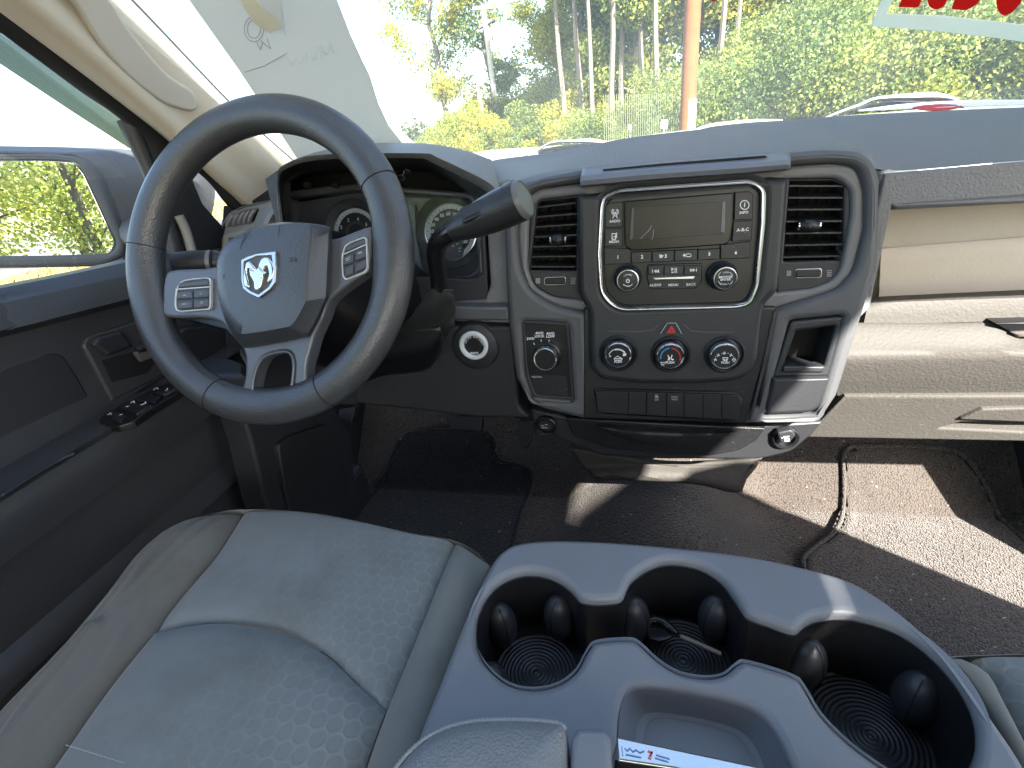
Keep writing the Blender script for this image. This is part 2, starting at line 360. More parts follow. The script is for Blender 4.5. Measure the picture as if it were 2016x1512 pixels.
def loft(name, rows, mat, parent=None, nu=24, nv=4, thick=0.0, linear=False, fn=None, auto=60):
    rows = [list(r) for r in rows]
    if parent is not None and parent.name == 'dashboard' and all(.42 < r[-1].x < .87 for r in rows):      # run the panel on to the cab side
        for r in rows: d = r[-1]-r[-2]; r.append(r[-1]+d*((.885-r[-1].x)/max(d.x, 1e-3)))
    if parent is not None and parent.name == 'driver_door' and name == 'panel':
        for r in rows: d = r[0]-r[1]; r.insert(0, r[0]+d*((-.95-r[0].y)/min(d.y, -1e-3)))
    R = [spline(r, nu) for r in rows]
    m = (len(R)-1)*nv + 1; G = []
    cols = [spline([r[i] for r in R], m) if not linear else None for i in range(nu)]
    for j in range(m):
        for i in range(nu):
            if linear:
                k = min(j//nv, len(R)-2); p = R[k][i].lerp(R[k+1][i], (j-k*nv)/nv)
            else: p = cols[i][j]
            if fn: p = fn(p, i/(nu-1), j/(m-1))
            G.append(p)
    F_ = [(j*nu+i, j*nu+i+1, (j+1)*nu+i+1, (j+1)*nu+i) for j in range(m-1) for i in range(nu-1)]
    o = meshobj(name, G, F_, mat, parent, True, auto)
    if thick:
        s = o.modifiers.new('thickness', 'SOLIDIFY'); s.thickness = abs(thick); s.offset = 1 if thick > 0 else -1
        if abs(thick) < 0.02: s.offset = 0
    return o
def tube(name, pts, rad, mat, parent=None, n=10, seg=24, closed=False, caps=True, flat=1.0):
    P = spline(pts, seg) if not closed else [V(p) for p in pts]
    m = len(P); rs = [rad]*m if not isinstance(rad, (list, tuple)) else [rad[min(len(rad)-1, int(i*(len(rad)-1)/(m-1)))] + (rad[min(len(rad)-1, int(i*(len(rad)-1)/(m-1))+1)]-rad[min(len(rad)-1, int(i*(len(rad)-1)/(m-1)))])*((i*(len(rad)-1)/(m-1)) % 1) for i in range(m)]
    Vv = []; up = V((0, 0, 1)); prev = None
    for i in range(m):
        t = (P[(i+1) % m]-P[i-1]) if closed or 0 < i < m-1 else (P[1]-P[0] if i == 0 else P[-1]-P[-2])
        t = t.normalized()
        if prev is None: a = (up - t*up.dot(t)) if abs(t.dot(up)) < 0.95 else V((1, 0, 0)) - t*t.x
        else: a = prev - t*prev.dot(t)
        a.normalize(); prev = a; b = t.cross(a)
        for k in range(n):
            g = 2*math.pi*k/n; Vv.append(P[i] + (a*math.cos(g)*flat + b*math.sin(g))*rs[i])
    Fs = []
    for i in range(m if closed else m-1):
        for k in range(n):
            j = (i+1) % m; Fs.append((i*n+k, i*n+(k+1) % n, j*n+(k+1) % n, j*n+k))
    if not closed and caps: Fs += [tuple(range(n-1, -1, -1)), tuple((m-1)*n+k for k in range(n))]
    return meshobj(name, Vv, Fs, mat, parent, True, 50)
def lathe(name, C, nrm, prof, mat, parent=None, n=36, auto=35):
    nrm = V(nrm).normalized(); a = nrm.orthogonal().normalized(); b = nrm.cross(a); Vv = []; Fs = []
    for r, h in prof:
        for k in range(n):
            g = 2*math.pi*k/n; Vv.append(V(C) + nrm*h + (a*math.cos(g)+b*math.sin(g))*max(r, 1e-5))
    for i in range(len(prof)-1):
        for k in range(n): Fs.append((i*n+k, i*n+(k+1) % n, (i+1)*n+(k+1) % n, (i+1)*n+k))
    return meshobj(name, Vv, Fs, mat, parent, True, auto)
def box(name, lo, hi, mat, parent=None, bev=0.004):
    bm = bmesh.new(); bmesh.ops.create_cube(bm, size=1)
    lo, hi = V(lo), V(hi)
    for v in bm.verts: v.co = V((lo[i] + (v.co[i]+0.5)*(hi[i]-lo[i]) for i in range(3)))
    if bev: bmesh.ops.bevel(bm, geom=bm.edges[:], offset=bev, segments=2, affect='EDGES', profile=0.5)
    me = bpy.data.meshes.new(name); bm.to_mesh(me); bm.free(); me.materials.append(mat)
    return link(bpy.data.objects.new(name, me), parent)
def mpp(px, py, pl, off=0): return (U(px+1, py, pl, off)-U(px, py, pl, off)).length
def text(s, px, py, h, pl, off, mat, parent, name='legend', rot=0.0, mirror=False, sx=1.0, bold=0.025, align='CENTER'):
    """h = height of the capitals in photo pixels"""
    cu = bpy.data.curves.new('t', 'FONT'); cu.body = s; cu.align_x = align; cu.align_y = 'CENTER'
    hm = (U(px, py-h/2, pl, off)-U(px, py+h/2, pl, off)).length; cu.size = hm/0.69; cu.extrude = 0.00012; cu.offset = bold*hm; cu.resolution_u = 3
    c = to2((px, py), pl, off)
    M = frame_mat(pl, off) @ Matrix.Translation((c[0], c[1], 0)) @ Matrix.Rotation(rot, 4, 'Z') @ Matrix.Diagonal((-sx if mirror else sx, 1, 1, 1))
    return from_curve(name, cu, M, mat, parent)
def strokes(name, lines, wd, pl, off, mat, parent, h=0.0003):
    """flat ribbons along pixel polylines, width wd in photo pixels, joined as one mark"""
    Vv = []; Fs = []
    for L in lines:
        if len(L) < 2: continue
        wm = wd*mpp(L[0][0], L[0][1], pl, off)/2
        P = [V(to2(p, pl, off)) for p in L]
        for i in range(len(P)-1):
            d = P[i+1]-P[i]
            if d.length < 1e-7: continue
            d.normalize(); nn = V((-d.y, d.x))*wm; e = d*wm*0.4; k = len(Vv)
            for z in (0, h):
                for q in (P[i]-e-nn, P[i+1]+e-nn, P[i+1]+e+nn, P[i]-e+nn):
                    Vv.append(pl.P + pl.u*q.x + pl.v*q.y + pl.n*(off+z))
            Fs += [(k+4, k+5, k+6, k+7), (k, k+1, k+5, k+4), (k+1, k+2, k+6, k+5), (k+2, k+3, k+7, k+6), (k+3, k, k+4, k+7)]
    return meshobj(name, Vv, Fs, mat, parent, False)
def arc(cx, cy, rx, ry, a0, a1, n=12):
    return [(cx+rx*math.cos(math.radians(a0+(a1-a0)*i/n)), cy+ry*math.sin(math.radians(a0+(a1-a0)*i/n))) for i in range(n+1)]
def arctext(s, cx, cy, r, a_mid, h, pl, off, mat, parent, step=None, flip=False):
    """letters around a dial: a_mid in degrees, 90 = top; one joined legend"""
    m = mpp(cx, cy, pl, off); n = len(s); st = step or (h*1.05/r*57.3); parts = []
    for i, ch in enumerate(s):
        if ch == ' ': continue
        a = a_mid - (i-(n-1)/2)*st*(1 if not flip else -1)
        ar = math.radians(a)
        c = V(to2((cx, cy), pl, off)) + V((math.cos(ar), math.sin(ar)))*r*m
        cu = bpy.data.curves.new('t', 'FONT'); cu.body = ch; cu.align_x = 'CENTER'; cu.align_y = 'CENTER'; cu.size = h*m/0.69; cu.extrude = 0.0001; cu.resolution_u = 2
        M = frame_mat(pl, off) @ Matrix.Translation((c.x, c.y, 0)) @ Matrix.Rotation(ar-math.pi/2 if not flip else ar+math.pi/2, 4, 'Z')
        parts.append(from_curve('legend', cu, M, mat, None))
    bm = bmesh.new()
    for p in parts: bm.from_mesh(p.data)
    me = bpy.data.meshes.new('legend'); bm.to_mesh(me); bm.free(); me.materials.append(mat)
    for p in parts: bpy.data.objects.remove(p)
    return link(bpy.data.objects.new('legend', me), parent)
#SECTIONS
# ================================================================= THE PLACE OUTSIDE
GZ = -1.75
def groundmat():
    m, n, l, b = nodes('ground_gravel')
    tc = n.new('ShaderNodeTexCoord'); nz = n.new('ShaderNodeTexNoise'); nz.inputs['Scale'].default_value = 0.5; nz.inputs['Detail'].default_value = 8
    l.new(tc.outputs['Object'], nz.inputs['Vector']); r = n.new('ShaderNodeValToRGB'); e = r.color_ramp.elements
    e[0].position = 0.35; e[0].color = (0.12, 0.11, 0.095, 1); e[1].position = 0.65; e[1].color = (0.20, 0.185, 0.155, 1)
    l.new(nz.outputs['Fac'], r.inputs['Fac']); l.new(r.outputs['Color'], b.inputs['Base Color']); b.inputs['Roughness'].default_value = 0.95
    return m
GR = groundmat()
gx = []; 
tag(meshobj('ground', [(-400, -400, GZ), (400, -400, GZ), (400, 600, GZ), (-400, 600, GZ)], [(0, 1, 2, 3)], GR), kind='structure')
ASPH = plastic('asphalt', (0.11, 0.105, 0.10), 0.9, 40, 0.5)
tag(meshobj('road', [(-60, 10, GZ+.004), (60, 10, GZ+.004), (60, 17, GZ+.004), (-60, 17, GZ+.004)], [(0, 1, 2, 3)], ASPH), kind='structure')
tag(meshobj('parking_lot', [(-60, -40, GZ+.008), (-1.6, -40, GZ+.008), (-1.6, 7.0, GZ+.008), (-60, 7.0, GZ+.008)], [(0, 1, 2, 3)], ASPH), kind='structure')
LINEP = plastic('line_paint', (0.6, 0.59, 0.55), 0.8, var=0.1)
def quad_strip(name, a, b, wd, z, mat):
    a, b = V((a[0], a[1], z)), V((b[0], b[1], z)); d = (b-a).normalized(); s = V((-d.y, d.x, 0))*wd/2
    return meshobj(name, [a-s, b-s, b+s, a+s], [(0, 1, 2, 3)], mat)
for k in range(6):
    tag(quad_strip('parking_line', (-3.0-2.6*k, -1.0), (-4.6-2.6*k, 4.6), 0.11, GZ+.012, LINEP), kind='structure')
DRY = plastic('dry_grass', (0.34, 0.26, 0.10), 0.95, 20, 0.8, var=0.45)
def blades(name, x0, x1, y0, y1, n, h, mat, seed):
    rr = random.Random(seed); Vv = []; Fs = []
    for i in range(n):
        x = rr.uniform(x0, x1); y = rr.uniform(y0, y1); a = rr.uniform(0, 6.28); hh = h*rr.uniform(0.5, 1.4); wd = 0.03+0.03*rr.random()
        dx, dy = math.cos(a)*wd, math.sin(a)*wd; lx, ly = rr.uniform(-.5, .5)*hh, rr.uniform(-.5, .5)*hh; k = len(Vv)
        Vv += [(x-dx, y-dy, GZ), (x+dx, y+dy, GZ), (x+lx, y+ly, GZ+hh)]; Fs.append((k, k+1, k+2))
    return tag(meshobj(name, Vv, Fs, mat, None, False), kind='stuff')
blades('dry_grass', -45, 45, 17.2, 27, 26000, 0.22, DRY, 1)
blades('dry_grass_tufts', -14, -1.7, 7.1, 9.9, 6000, 0.12, DRY, 2)
tag(meshobj('verge', [(-60, 17.0, GZ+.012), (60, 17.0, GZ+.012), (60, 30, GZ+.012), (-60, 30, GZ+.012)], [(0, 1, 2, 3)], DRY), kind='structure')
# ---- trees and shrubs: trunk with limbs, crown of leaf-sized faces gathered in clumps
def leaf_cloud(rr, clumps, n, size):
    Vv = []; Fs = []
    tot = sum(c[3]**2*1.0 for c in clumps)
    for (cx, cy, cz, r, sq) in clumps:
        for i in range(int(n*r*r/tot)):
            u = rr.gauss(0, 1), rr.gauss(0, 1), rr.gauss(0, 1); L = math.sqrt(sum(q*q for q in u)) or 1
            q = r*(rr.random()**0.4); p = V((cx+u[0]/L*q, cy+u[1]/L*q, cz+u[2]/L*q*sq))
            s = size*rr.uniform(0.6, 1.4); a = V((rr.gauss(0, 1), rr.gauss(0, 1), rr.gauss(0, 1))).normalized(); b = a.orthogonal().normalized(); c = a.cross(b)
            k = len(Vv); Vv += [p-b*s*.5, p+c*s*.32, p+b*s*.5, p-c*s*.32]; Fs.append((k, k+1, k+2, k+3))
    return Vv, Fs
def limb_mesh(segs, name, parent, mat=BARK):
    Vv = []; Fs = []; n = 6
    for a, b, r0, r1 in segs:
        a, b = V(a), V(b); t = (b-a).normalized(); u = t.orthogonal().normalized(); w_ = t.cross(u); k = len(Vv)
        for P, r in ((a, r0), (b, r1)):
            for i in range(n): g = 6.2832*i/n; Vv.append(P+(u*math.cos(g)+w_*math.sin(g))*r)
        Fs += [(k+i, k+(i+1) % n, k+n+(i+1) % n, k+n+i) for i in range(n)]
    return meshobj(name, Vv, Fs, mat, parent)
def make_tree(name, label, H, R, nleaf, size, mat, seed, base=0.25, slim=1.0, group=None):
    rr = random.Random(seed); t = thing(name, label, 'tree', (0, 0, 0), group)
    segs = []; clumps = []; p = V((0, 0, -0.2)); r = (H*0.014+0.04)*(.6 if name == 'slender_tree' else 1); k = 9
    pts = [p]
    for i in range(1, k+1):
        pts.append(V((rr.gauss(0, .02)*H*i/k, rr.gauss(0, .02)*H*i/k, H*0.96*i/k)))
    for i in range(k): segs.append((pts[i], pts[i+1], r*(1-i/k*0.85), r*(1-(i+1)/k*0.85)))
    for i in range(int(16*slim)+5):
        f = base + (1-base)*rr.random(); q = pts[0].lerp(pts[-1], f); j = min(k-1, int(f*k)); q = pts[j].lerp(pts[j+1], f*k-j)
        a = rr.uniform(0, 6.283); L = R*(0.55+0.6*rr.random())*math.sin(math.pi*min(0.92, max(0.2, (1-f)*0.8+0.2)))
        e = q + V((math.cos(a)*L, math.sin(a)*L, L*rr.uniform(0.25, 0.9))); segs.append((q, e, r*0.3*(1.1-f), 0.012))
        for m_ in range(3):
            g = q.lerp(e, rr.uniform(0.4, 1.1)); clumps.append((g.x+rr.gauss(0, .2), g.y+rr.gauss(0, .2), g.z+rr.gauss(0, .2), R*rr.uniform(0.16, 0.38), rr.uniform(0.6, 0.9)))
    limb_mesh(segs, 'trunk', t)
    Vv, Fs = leaf_cloud(rr, clumps, nleaf, size); meshobj('crown', Vv, Fs, mat, t, False)
    return t
def make_shrub(name, label, H, R, nleaf, size, mat, seed, group=None):
    rr = random.Random(seed); t = thing(name, label, 'shrub', (0, 0, 0), group); clumps = []; segs = []
    for i in range(22):
        a = rr.uniform(0, 6.283); q = R*math.sqrt(rr.random()); z = H*(rr.random()**0.7)*(1-0.45*q/R)
        clumps.append((math.cos(a)*q, math.sin(a)*q, z, R*rr.uniform(0.2, 0.4), 0.8)); segs.append(((math.cos(a)*q*.2, math.sin(a)*q*.2, 0), (math.cos(a)*q, math.sin(a)*q, z), 0.03, 0.008))
    limb_mesh(segs, 'stems', t); Vv, Fs = leaf_cloud(rr, clumps, nleaf, size); meshobj('foliage', Vv, Fs, mat, t, False)
    return t
def copy_tree(root, loc, rz, sc, label):
    r = root.copy(); COL.objects.link(r); r.location = loc; r.rotation_euler = (0, 0, rz); r.scale = (sc, sc, sc); r['label'] = label
    for ch in list(root.children):
        c = ch.copy(); COL.objects.link(c); c.parent = r; c.matrix_parent_inverse = Matrix.Identity(4)
    return r
def place(root, px, Y, dz=0, rz=0, sc=1):
    p = at(px, 240, Y); root.location = (p.x, Y, GZ+dz); root.rotation_euler = (0, 0, rz); root.scale = (sc, sc, sc); return root
T1 = make_tree('tall_tree', 'tall slender tree with bare lower trunk, leftmost against the sky', 17, 3.6, 16000, 0.20, LEAFY, 11, 0.22, 1.6, 'trees behind the road')
T2 = make_tree('tall_tree', 'thin tree leaning into the utility pole with crossarms', 16, 2.8, 14000, 0.19, LEAFG, 12, 0.25, 1.4, 'trees behind the road')
T3 = make_tree('bushy_tree', 'broad yellow green tree right of the white utility pole', 13, 3.6, 26000, 0.18, LEAFY, 13, 0.12, 1.6, 'trees behind the road')
T4 = make_tree('dense_tree', 'dense green tree just left of the brown wooden pole', 12, 3.8, 26000, 0.18, LEAFG, 14, 0.06, 1.8, 'trees behind the road')
S1 = make_shrub('shrub', 'yellow roadside shrub left of the thin white pole', 3.4, 2.4, 14000, 0.12, LEAFY, 21, 'shrubs along the verge')
S2 = make_shrub('shrub', 'green roadside shrub below the leaning trees', 3.2, 2.6, 14000, 0.12, LEAFG, 22, 'shrubs along the verge')
S3 = make_shrub('bramble', 'tangled green bramble mound behind the wooden pole', 5.2, 3.6, 30000, 0.10, LEAFG, 23, 'brambles on the bank')
C3 = make_tree('conifer', 'dark blue green conifer between the white pole and the broad tree', 9, 1.7, 5000, 0.22, LEAFD, 15, 0.05, 1.6, 'trees behind the road')
place(T1, 880, 40, 0, 0.3, 1.0); place(T2, 975, 40, 0, 1.0, 1.05); place(T3, 1150, 34, 0, 2.0, 1.0); place(T4, 1250, 28, 0, 0.5, 1.0); place(C3, 1010, 46, 0, 0, .8)
place(S1, 930, 31); place(S2, 1030, 30); place(S3, 1450, 21, -.1, 1.0)
T5 = make_tree('slender_tree', 'slender pale trunked tree, leftmost in front of the leafy trees', 15, 2.2, 6000, 0.17, LEAFY, 18, 0.5, 0.7, 'slender trees before the wood'); place(T5, 1112, 27)
T5.children[0].data.materials[0] = plastic('pale_bark', (0.22, 0.19, 0.15), 0.9, 30, 0.6, var=0.35)
def cp(root, px, Y, rz, sc, label, dz=0):
    p = at(px, 240, Y); return copy_tree(root, (p.x, Y, GZ+dz), rz, sc, label)
WORDS = ['first', 'second', 'third', 'fourth', 'fifth', 'sixth', 'seventh', 'eighth', 'ninth', 'tenth', 'eleventh', 'twelfth', 'thirteenth', 'fourteenth', 'fifteenth', 'sixteenth']
for i, (r, px, Y, rz, sc) in enumerate([(T3, 1108, 44, 0.6, .85), (T3, 1185, 42, 1.1, 1.25), (T4, 1225, 33, 2.2, 1.2), (T3, 1300, 30, 3.3, 1.2), (T4, 1400, 34, 4.1, 1.35), (T3, 1470, 30, 5.0, 1.25), (T4, 1540, 29, 0.7, 1.3),
        (T4, 1640, 30, 1.9, 1.4), (T3, 1720, 33, 2.9, 1.4), (T4, 1820, 29, 3.7, 1.35), (T4, 1930, 28, 4.6, 1.4), (T4, 2060, 27, 5.7, 1.4), (T4, 2240, 26, 5.1, 1.4)]):
    cp(r, px, Y, rz, sc, '%s of the tall leafy trees counted rightward from the white utility pole' % WORDS[i])
for i, (px, Y, rz, sc) in enumerate([(1360, 24, 2, .8), (1560, 22, 3, 1.0), (1660, 20, 4, 1.05), (1760, 21, 5, 1.15), (1860, 20, .5, 1.1), (1960, 20, 1.5, 1.2), (2080, 19, 2.5, 1.2), (1610, 25, 1.7, 1.35), (1800, 25, 2.6, 1.4), (1510, 26, 2.2, 1.2), (1950, 24, 0.2, 1.4), (1250, 25.5, 0.2, 0.8)]):
    cp(S3, px, Y, rz, sc, '%s green bramble clump of the bank on the right side of the windshield' % WORDS[i], -.1)
for i, (r, px, Y, rz, sc) in enumerate([(S1, 890, 32, 1, .9), (S1, 980, 29, 2, .75), (S2, 1075, 29, 3, .85), (S1, 1120, 28, 4, .9), (S1, 1170, 28, 5, .8), (S2, 1205, 27, 2, .8), (S1, 1290, 26, 1, .8), (S2, 855, 36, 4.3, .8), (S1, 950, 38, 3.3, 1.3), (S2, 1040, 38, 3.9, 1.4), (S1, 1090, 36, 0.9, 1.3), (S1, 1150, 31, 2.9, 1.2)]):
    cp(r, px, Y, rz, sc, '%s low shrub of the roadside row counted from the left' % WORDS[i])
for i, (px, Y, sc) in enumerate([(1146, 27, 1.05), (1168, 26, .9), (1205, 25.5, 1.0), (1222, 27, 1.1), (1262, 26, .95), (1292, 25, 1.0), (1410, 24.5, 1.0), (1432, 26, .9)]):
    cp(T5, px, Y, i*1.3, sc, '%s slender pale trunk counted rightward through the windshield' % WORDS[i+1])
FARC = make_tree('far_conifer', 'small bare conifer far off left of the green hedge', 5, 1.0, 1200, 0.2, LEAFD, 16, 0.2, 1.0, 'distant conifers')
place(FARC, 795, 75)
for i, (px, sc) in enumerate([(808, .9), (822, 1.1), (838, .85)]): cp(FARC, px, 78, i*2.0, sc, '%s distant thin conifer right of the sign paper edge' % WORDS[i+1])
# trees behind the truck, seen in the driver's door mirror
LEAFM = leafmat('brightened_yard_leaves', (0.24, 0.34, 0.10), (0.42, 0.50, 0.14), (0.68, 0.66, 0.16)); LEAFM.node_tree.nodes['Mix Shader'].inputs[0].default_value = 0.6  # leaf colours brightened to stand in for sunlight on the shaded side
BT = make_tree('yard_tree', 'big yellow green tree reflected in the door mirror, left half', 7.5, 3.2, 9500, 0.11, LEAFM, 31, 0.08, 1.4, 'trees behind the truck')
BT.location = (-3.6, -15, GZ)
for i, (x, y, rz, sc) in enumerate([(-1.6, -16, 1, 1.0), (-5.8, -15, 2, 1.05), (-4.6, -19, 3, 1.2), (-8.5, -16, 4, 1.1), (-2.8, -20, 5, 1.3), (-.2, -18, 0.4, 1.2), (-7, -20, 1.4, 1.2)]):
    copy_tree(BT, (x, y, GZ), rz, sc, '%s further leafy tree of the reflected row behind the truck' % WORDS[i])
# ---- poles, fence, signs
WOODP = plastic('treated_wood_pole', (0.24, 0.085, 0.025), 0.85, 60, 0.9, var=0.35)
GALV = plastic('bleached_pole', (0.62, 0.58, 0.52), 0.8, var=0.1)
tp = thing('utility_pole', 'brown wooden utility pole with a white sleeve near its foot', 'utility pole')
b0 = at(1350, 262, 13); 
def vert(px, Y, z0, z1): p = at(px, 200, Y); return V((p.x, Y, z0)), V((p.x, Y, z1))
a, b = vert(1355, 13, GZ-.1, 8); tube('post', [a, b], 0.165, WOODP, tp, 16)
zt = at(1355, 196, 13).z; c0 = a + V((0.02, -0.03, 0)); tube('sleeve', [(c0.x+.05, c0.y-.07, GZ), (c0.x+.05, c0.y-.07, zt)], 0.10, WHITE, tp, 14)
up = thing('utility_pole', 'thin pale utility pole with two crossarms against the sky', 'utility pole')
def at_z(px, py, Y): return at(px, py, Y)
p0 = at(984, 262, 38); p1 = at(958, 8, 38); p0.z = GZ-.1
pb = V((p0.x, 38, GZ-.1)); pt_ = V((p0.x-.2, 38, p1.z))
tube('post', [pb, pt_], [0.22, 0.15], GALV, up, 10)
for (q0, q1) in (((928, 18), (966, 14)), ((938, 55), (968, 38))):
    A = at(q0[0]+4, q0[1], 38); B = at(q1[0]+6, q1[1], 38); tube('crossarm', [A, B], 0.13, GALV if q0[1] < 30 else BARK, up, 6)
u2 = thing('utility_pole', 'white slanting post standing in the shrubs beside the crossarm pole', 'post')
A = at(948, 225, 33); B = at(936, 120, 33); A.z = min(A.z, GZ); tube('post', [A, B], [0.17, 0.12], GALV, u2, 8)
WIRE = plastic('wire', (0.25, 0.25, 0.25), 0.6)
for i, (a, b, lab) in enumerate([(at(700, -160, 38), at(958, 12, 38), 'overhead wire running up left from the crossarm pole'), (at(968, 12, 38), at(1500, -140, 16), 'overhead wire running right from the crossarm pole towards the wooden pole')]):
    tag(tube('overhead_wire', [a, (a+b)/2-V((0, 0, .25)), b], 0.018, WIRE, None, 5), lab, 'wire', 'overhead wires')
fe = thing('picket_fence', 'faint thin upright metal fence in front of the brambles at the wooden pole', 'fence')
FEN = plastic('fence_metal', (0.12, 0.14, 0.07), 0.6)
fa = at(1190, 262, 18.5); fb = at(1470, 240, 18.0)
N = 64; Vv = []; Fs = []
for i in range(N):
    q = fa.lerp(fb, i/(N-1)); k = len(Vv); z1 = at(1190+280*i/(N-1), 186-i*.1, q.y).z
    for z in (GZ, z1):
        for dx, dy in ((-.012, -.012), (.012, -.012), (.012, .012), (-.012, .012)): Vv.append((q.x+dx, q.y+dy, z))
    Fs += [(k, k+1, k+5, k+4), (k+1, k+2, k+6, k+5), (k+2, k+3, k+7, k+6), (k+3, k, k+4, k+7), (k+4, k+5, k+6, k+7)]
meshobj('pickets', Vv, Fs, FEN, fe, False)
tube('rail', [(fa.x, fa.y, GZ+.9), (fb.x, fb.y, GZ+.9)], 0.02, FEN, fe, 6)
sg = thing('small_sign', 'small white roadside placard low beside the wooden pole', 'sign')
q = at(1308, 243, 17.6); SP_ = Plane(q, (0, -1, 0)); plate('board', [(1302, 236), (1315, 236), (1314, 253), (1300, 252)], SP_, 0, .02, .003, WHITE, sg)
tube('stake', [(q.x, q.y+.03, GZ), (q.x, q.y+.03, q.z)], .02, GALV, sg, 6)
text('8', 1308, 244, 7, SP_, .001, DPRINT, sg, 'numeral')
sg2 = thing('small_sign', 'tiny white marker low in the shrubs left of the placard', 'sign')
q = at(1244, 250, 20); SP_ = Plane(q, (0, -1, 0)); plate('board', [(1238, 245), (1243, 246), (1243, 256), (1237, 255)], SP_, 0, .02, .003, WHITE, sg2)
tube('stake', [(q.x-.06, q.y+.03, GZ), (q.x-.06, q.y+.03, q.z)], .02, GALV, sg2, 6)
# pinkish grey mound beyond the sign paper
MOUND = plastic('pinkish_grey', (0.40, 0.35, 0.33), 0.95, 8, 0.8, var=0.3)
rows = []
mc = at(815, 300, 24); hp = at(775, 222, 24).z
Vv = []; Fs = []; nn = 26
for j in range(nn):
    for i in range(nn):
        x = -3.2+6.4*i/(nn-1); y = -3+6*j/(nn-1); d = math.sqrt((x/3.2)**2+(y/3)**2)
        Vv.append((mc.x-1.7+x, 24+y, GZ-0.05 + max(0, 1-d)**0.8*(hp-GZ)*1.15*(1+.08*noise.noise(V((x, y, 0)))))); 
for j in range(nn-1):
    for i in range(nn-1): Fs.append((j*nn+i, j*nn+i+1, (j+1)*nn+i+1, (j+1)*nn+i))
tag(meshobj('pinkish_mound', Vv, Fs, MOUND), 'pinkish grey heap seen past the edge of the hanging paper', 'gravel heap')
# ================================================================= TRUCK SHELL
def wpt(px, py, base=None): return U(px, py, WS)
WS = Plane((0, 1.12, -0.10), (0, -0.62, 0.78)); WS.u = V((1, 0, 0)); WS.n = V((0, -0.60, -0.80)).normalized(); WS.v = WS.n.cross(WS.u); WS.v = -WS.v if WS.v.z < 0 else WS.v
# glass plane rises backward from the cowl; normal faces the cabin
hd = thing('truck_hood', 'white painted truck hood seen as a thin bright strip above the dash', 'hood')
back = [at(x, y, 1.30) for x, y in ((560, 470), (760, 395), (960, 350), (1100, 330), (1234, 318), (1350, 302), (1600, 285), (2016, 285))]
front = [at(x, y, 2.35) for x, y in ((640, 372), (790, 330), (955, 300), (1060, 293), (1200, 281), (1300, 266), (1500, 246), (2016, 200))]
mid = [(a+b)/2+V((0, 0, 0.012)) for a, b in zip(back, front)]
loft('panel', [back, mid, front, [p+V((0, .06, -.10)) for p in front], [p+V((0, .08, -.5)) for p in front]], WHITE, hd, 40, 5, thick=0.004)
def wiper(label, pts, rad, blade, Y=1.22):
    t = thing('wiper', label, 'wiper', group='windshield wipers'); W_ = plastic('pale_wiper', (0.42, 0.42, 0.38), 0.5)
    tube('arm', [at(x, y, Y) for x, y in pts], rad, W_, t, 8, 30, flat=0.5)
    if blade: tube('blade', [at(x, y, Y+.02) for x, y in blade], 0.006, RUBBER, t, 6)
    return t
wiper('pale curved wiper arm behind the right half of the dash', [(1560, 262), (1640, 226), (1690, 208), (1725, 195), (1800, 192), (1850, 192), (1880, 198)], [0.003, 0.004, 0.006, 0.007, 0.013, 0.018, 0.010], [(1690, 214), (1800, 202), (1900, 206)])
wiper('pale wiper arm just right of the instrument hood', [(1020, 312), (1058, 296), (1085, 281), (1130, 278), (1170, 279), (1200, 283)], [0.003, 0.004, 0.005, 0.006, 0.012, 0.008], [(1060, 300), (1120, 290), (1180, 288)])
wiper('pale flat wiper blade lying along the cowl at the wooden pole', [(1362, 262), (1385, 252), (1420, 246), (1480, 240), (1540, 237)], [0.009, 0.011, 0.011, 0.009, 0.004], None)
# windshield
wg = thing('windshield', 'large dusty windshield with a painted pale glare veil and a dark edge band', 'windshield')
corners = [(-.80, 1.20), (.92, 1.20), (.86, .20), (-.70, .20)]
def wz(y): return -0.16 + (1.20-y)*0.75
meshobj('glass', [(x, y, wz(y)) for x, y in corners], [(0, 1, 2, 3)], WSHIELD, wg, False)
# roof, rear body and passenger side of the cab, with added sun-shaping panels
rf = thing('cab_roof', 'pale roof lining over the cabin', 'roof')
box('headliner', (-.80, -1.6, 0.63), (.92, .20, 0.68), HEADL, rf, .01)
rb = thing('cab_rear_wall', 'rear wall of the cab with its wide back window', 'wall')
box('lower_wall', (-.80, -1.62, -.9), (.92, -1.56, -.12), DARK2, rb)
for x0, x1 in ((-.80, -.66), (.78, .92)): box('rear_pillar', (x0, -1.62, -.118), (x1, -1.56, .618), BEIGE, rb)
rp = thing('side_shade_panel', 'unseen slanted panel on the passenger side, added to shape the sunlight', 'door')
XP = side(.92)
plate2('slanted_shade', [(-1.55, -.95), (.60, -.95), (.56, -.80), (.40, -.56), (.12, -.12), (0, .04), (-.28, .36), (-.42, .455), (-.70, .56), (-.95, .57), (-.80, -.10), (-1.5, -.10)], [], XP, 0, .05, .004, DARK2, rp)  # unseen panel; front edge cut to give the sun patches their outline
hp_ = thing('hinge_pillar', 'front hinge pillar of the open passenger doorway', 'pillar')
box('post', (.87, .72, -.95), (.95, 1.3, -.14), DARK2, hp_, .01)
plate2('shelf_shade_plate', [(-.30, .66), (-.30, .62), (-.1, .48), (.06, .35), (.22, .20), (.5, .02), (.72, -.12), (1.25, -.14), (.27, .66)], [], side(.925), 0, .05, .004, BEIGE, hp_)  # unseen plate, lower edge dropped to keep direct sun off the shelf back
ds_ = thing('door_sill', 'dark sill under the passenger doorway', 'sill'); box('step', (.86, .50, -.93), (.97, .72, -.86), DARK2, ds_, .01)
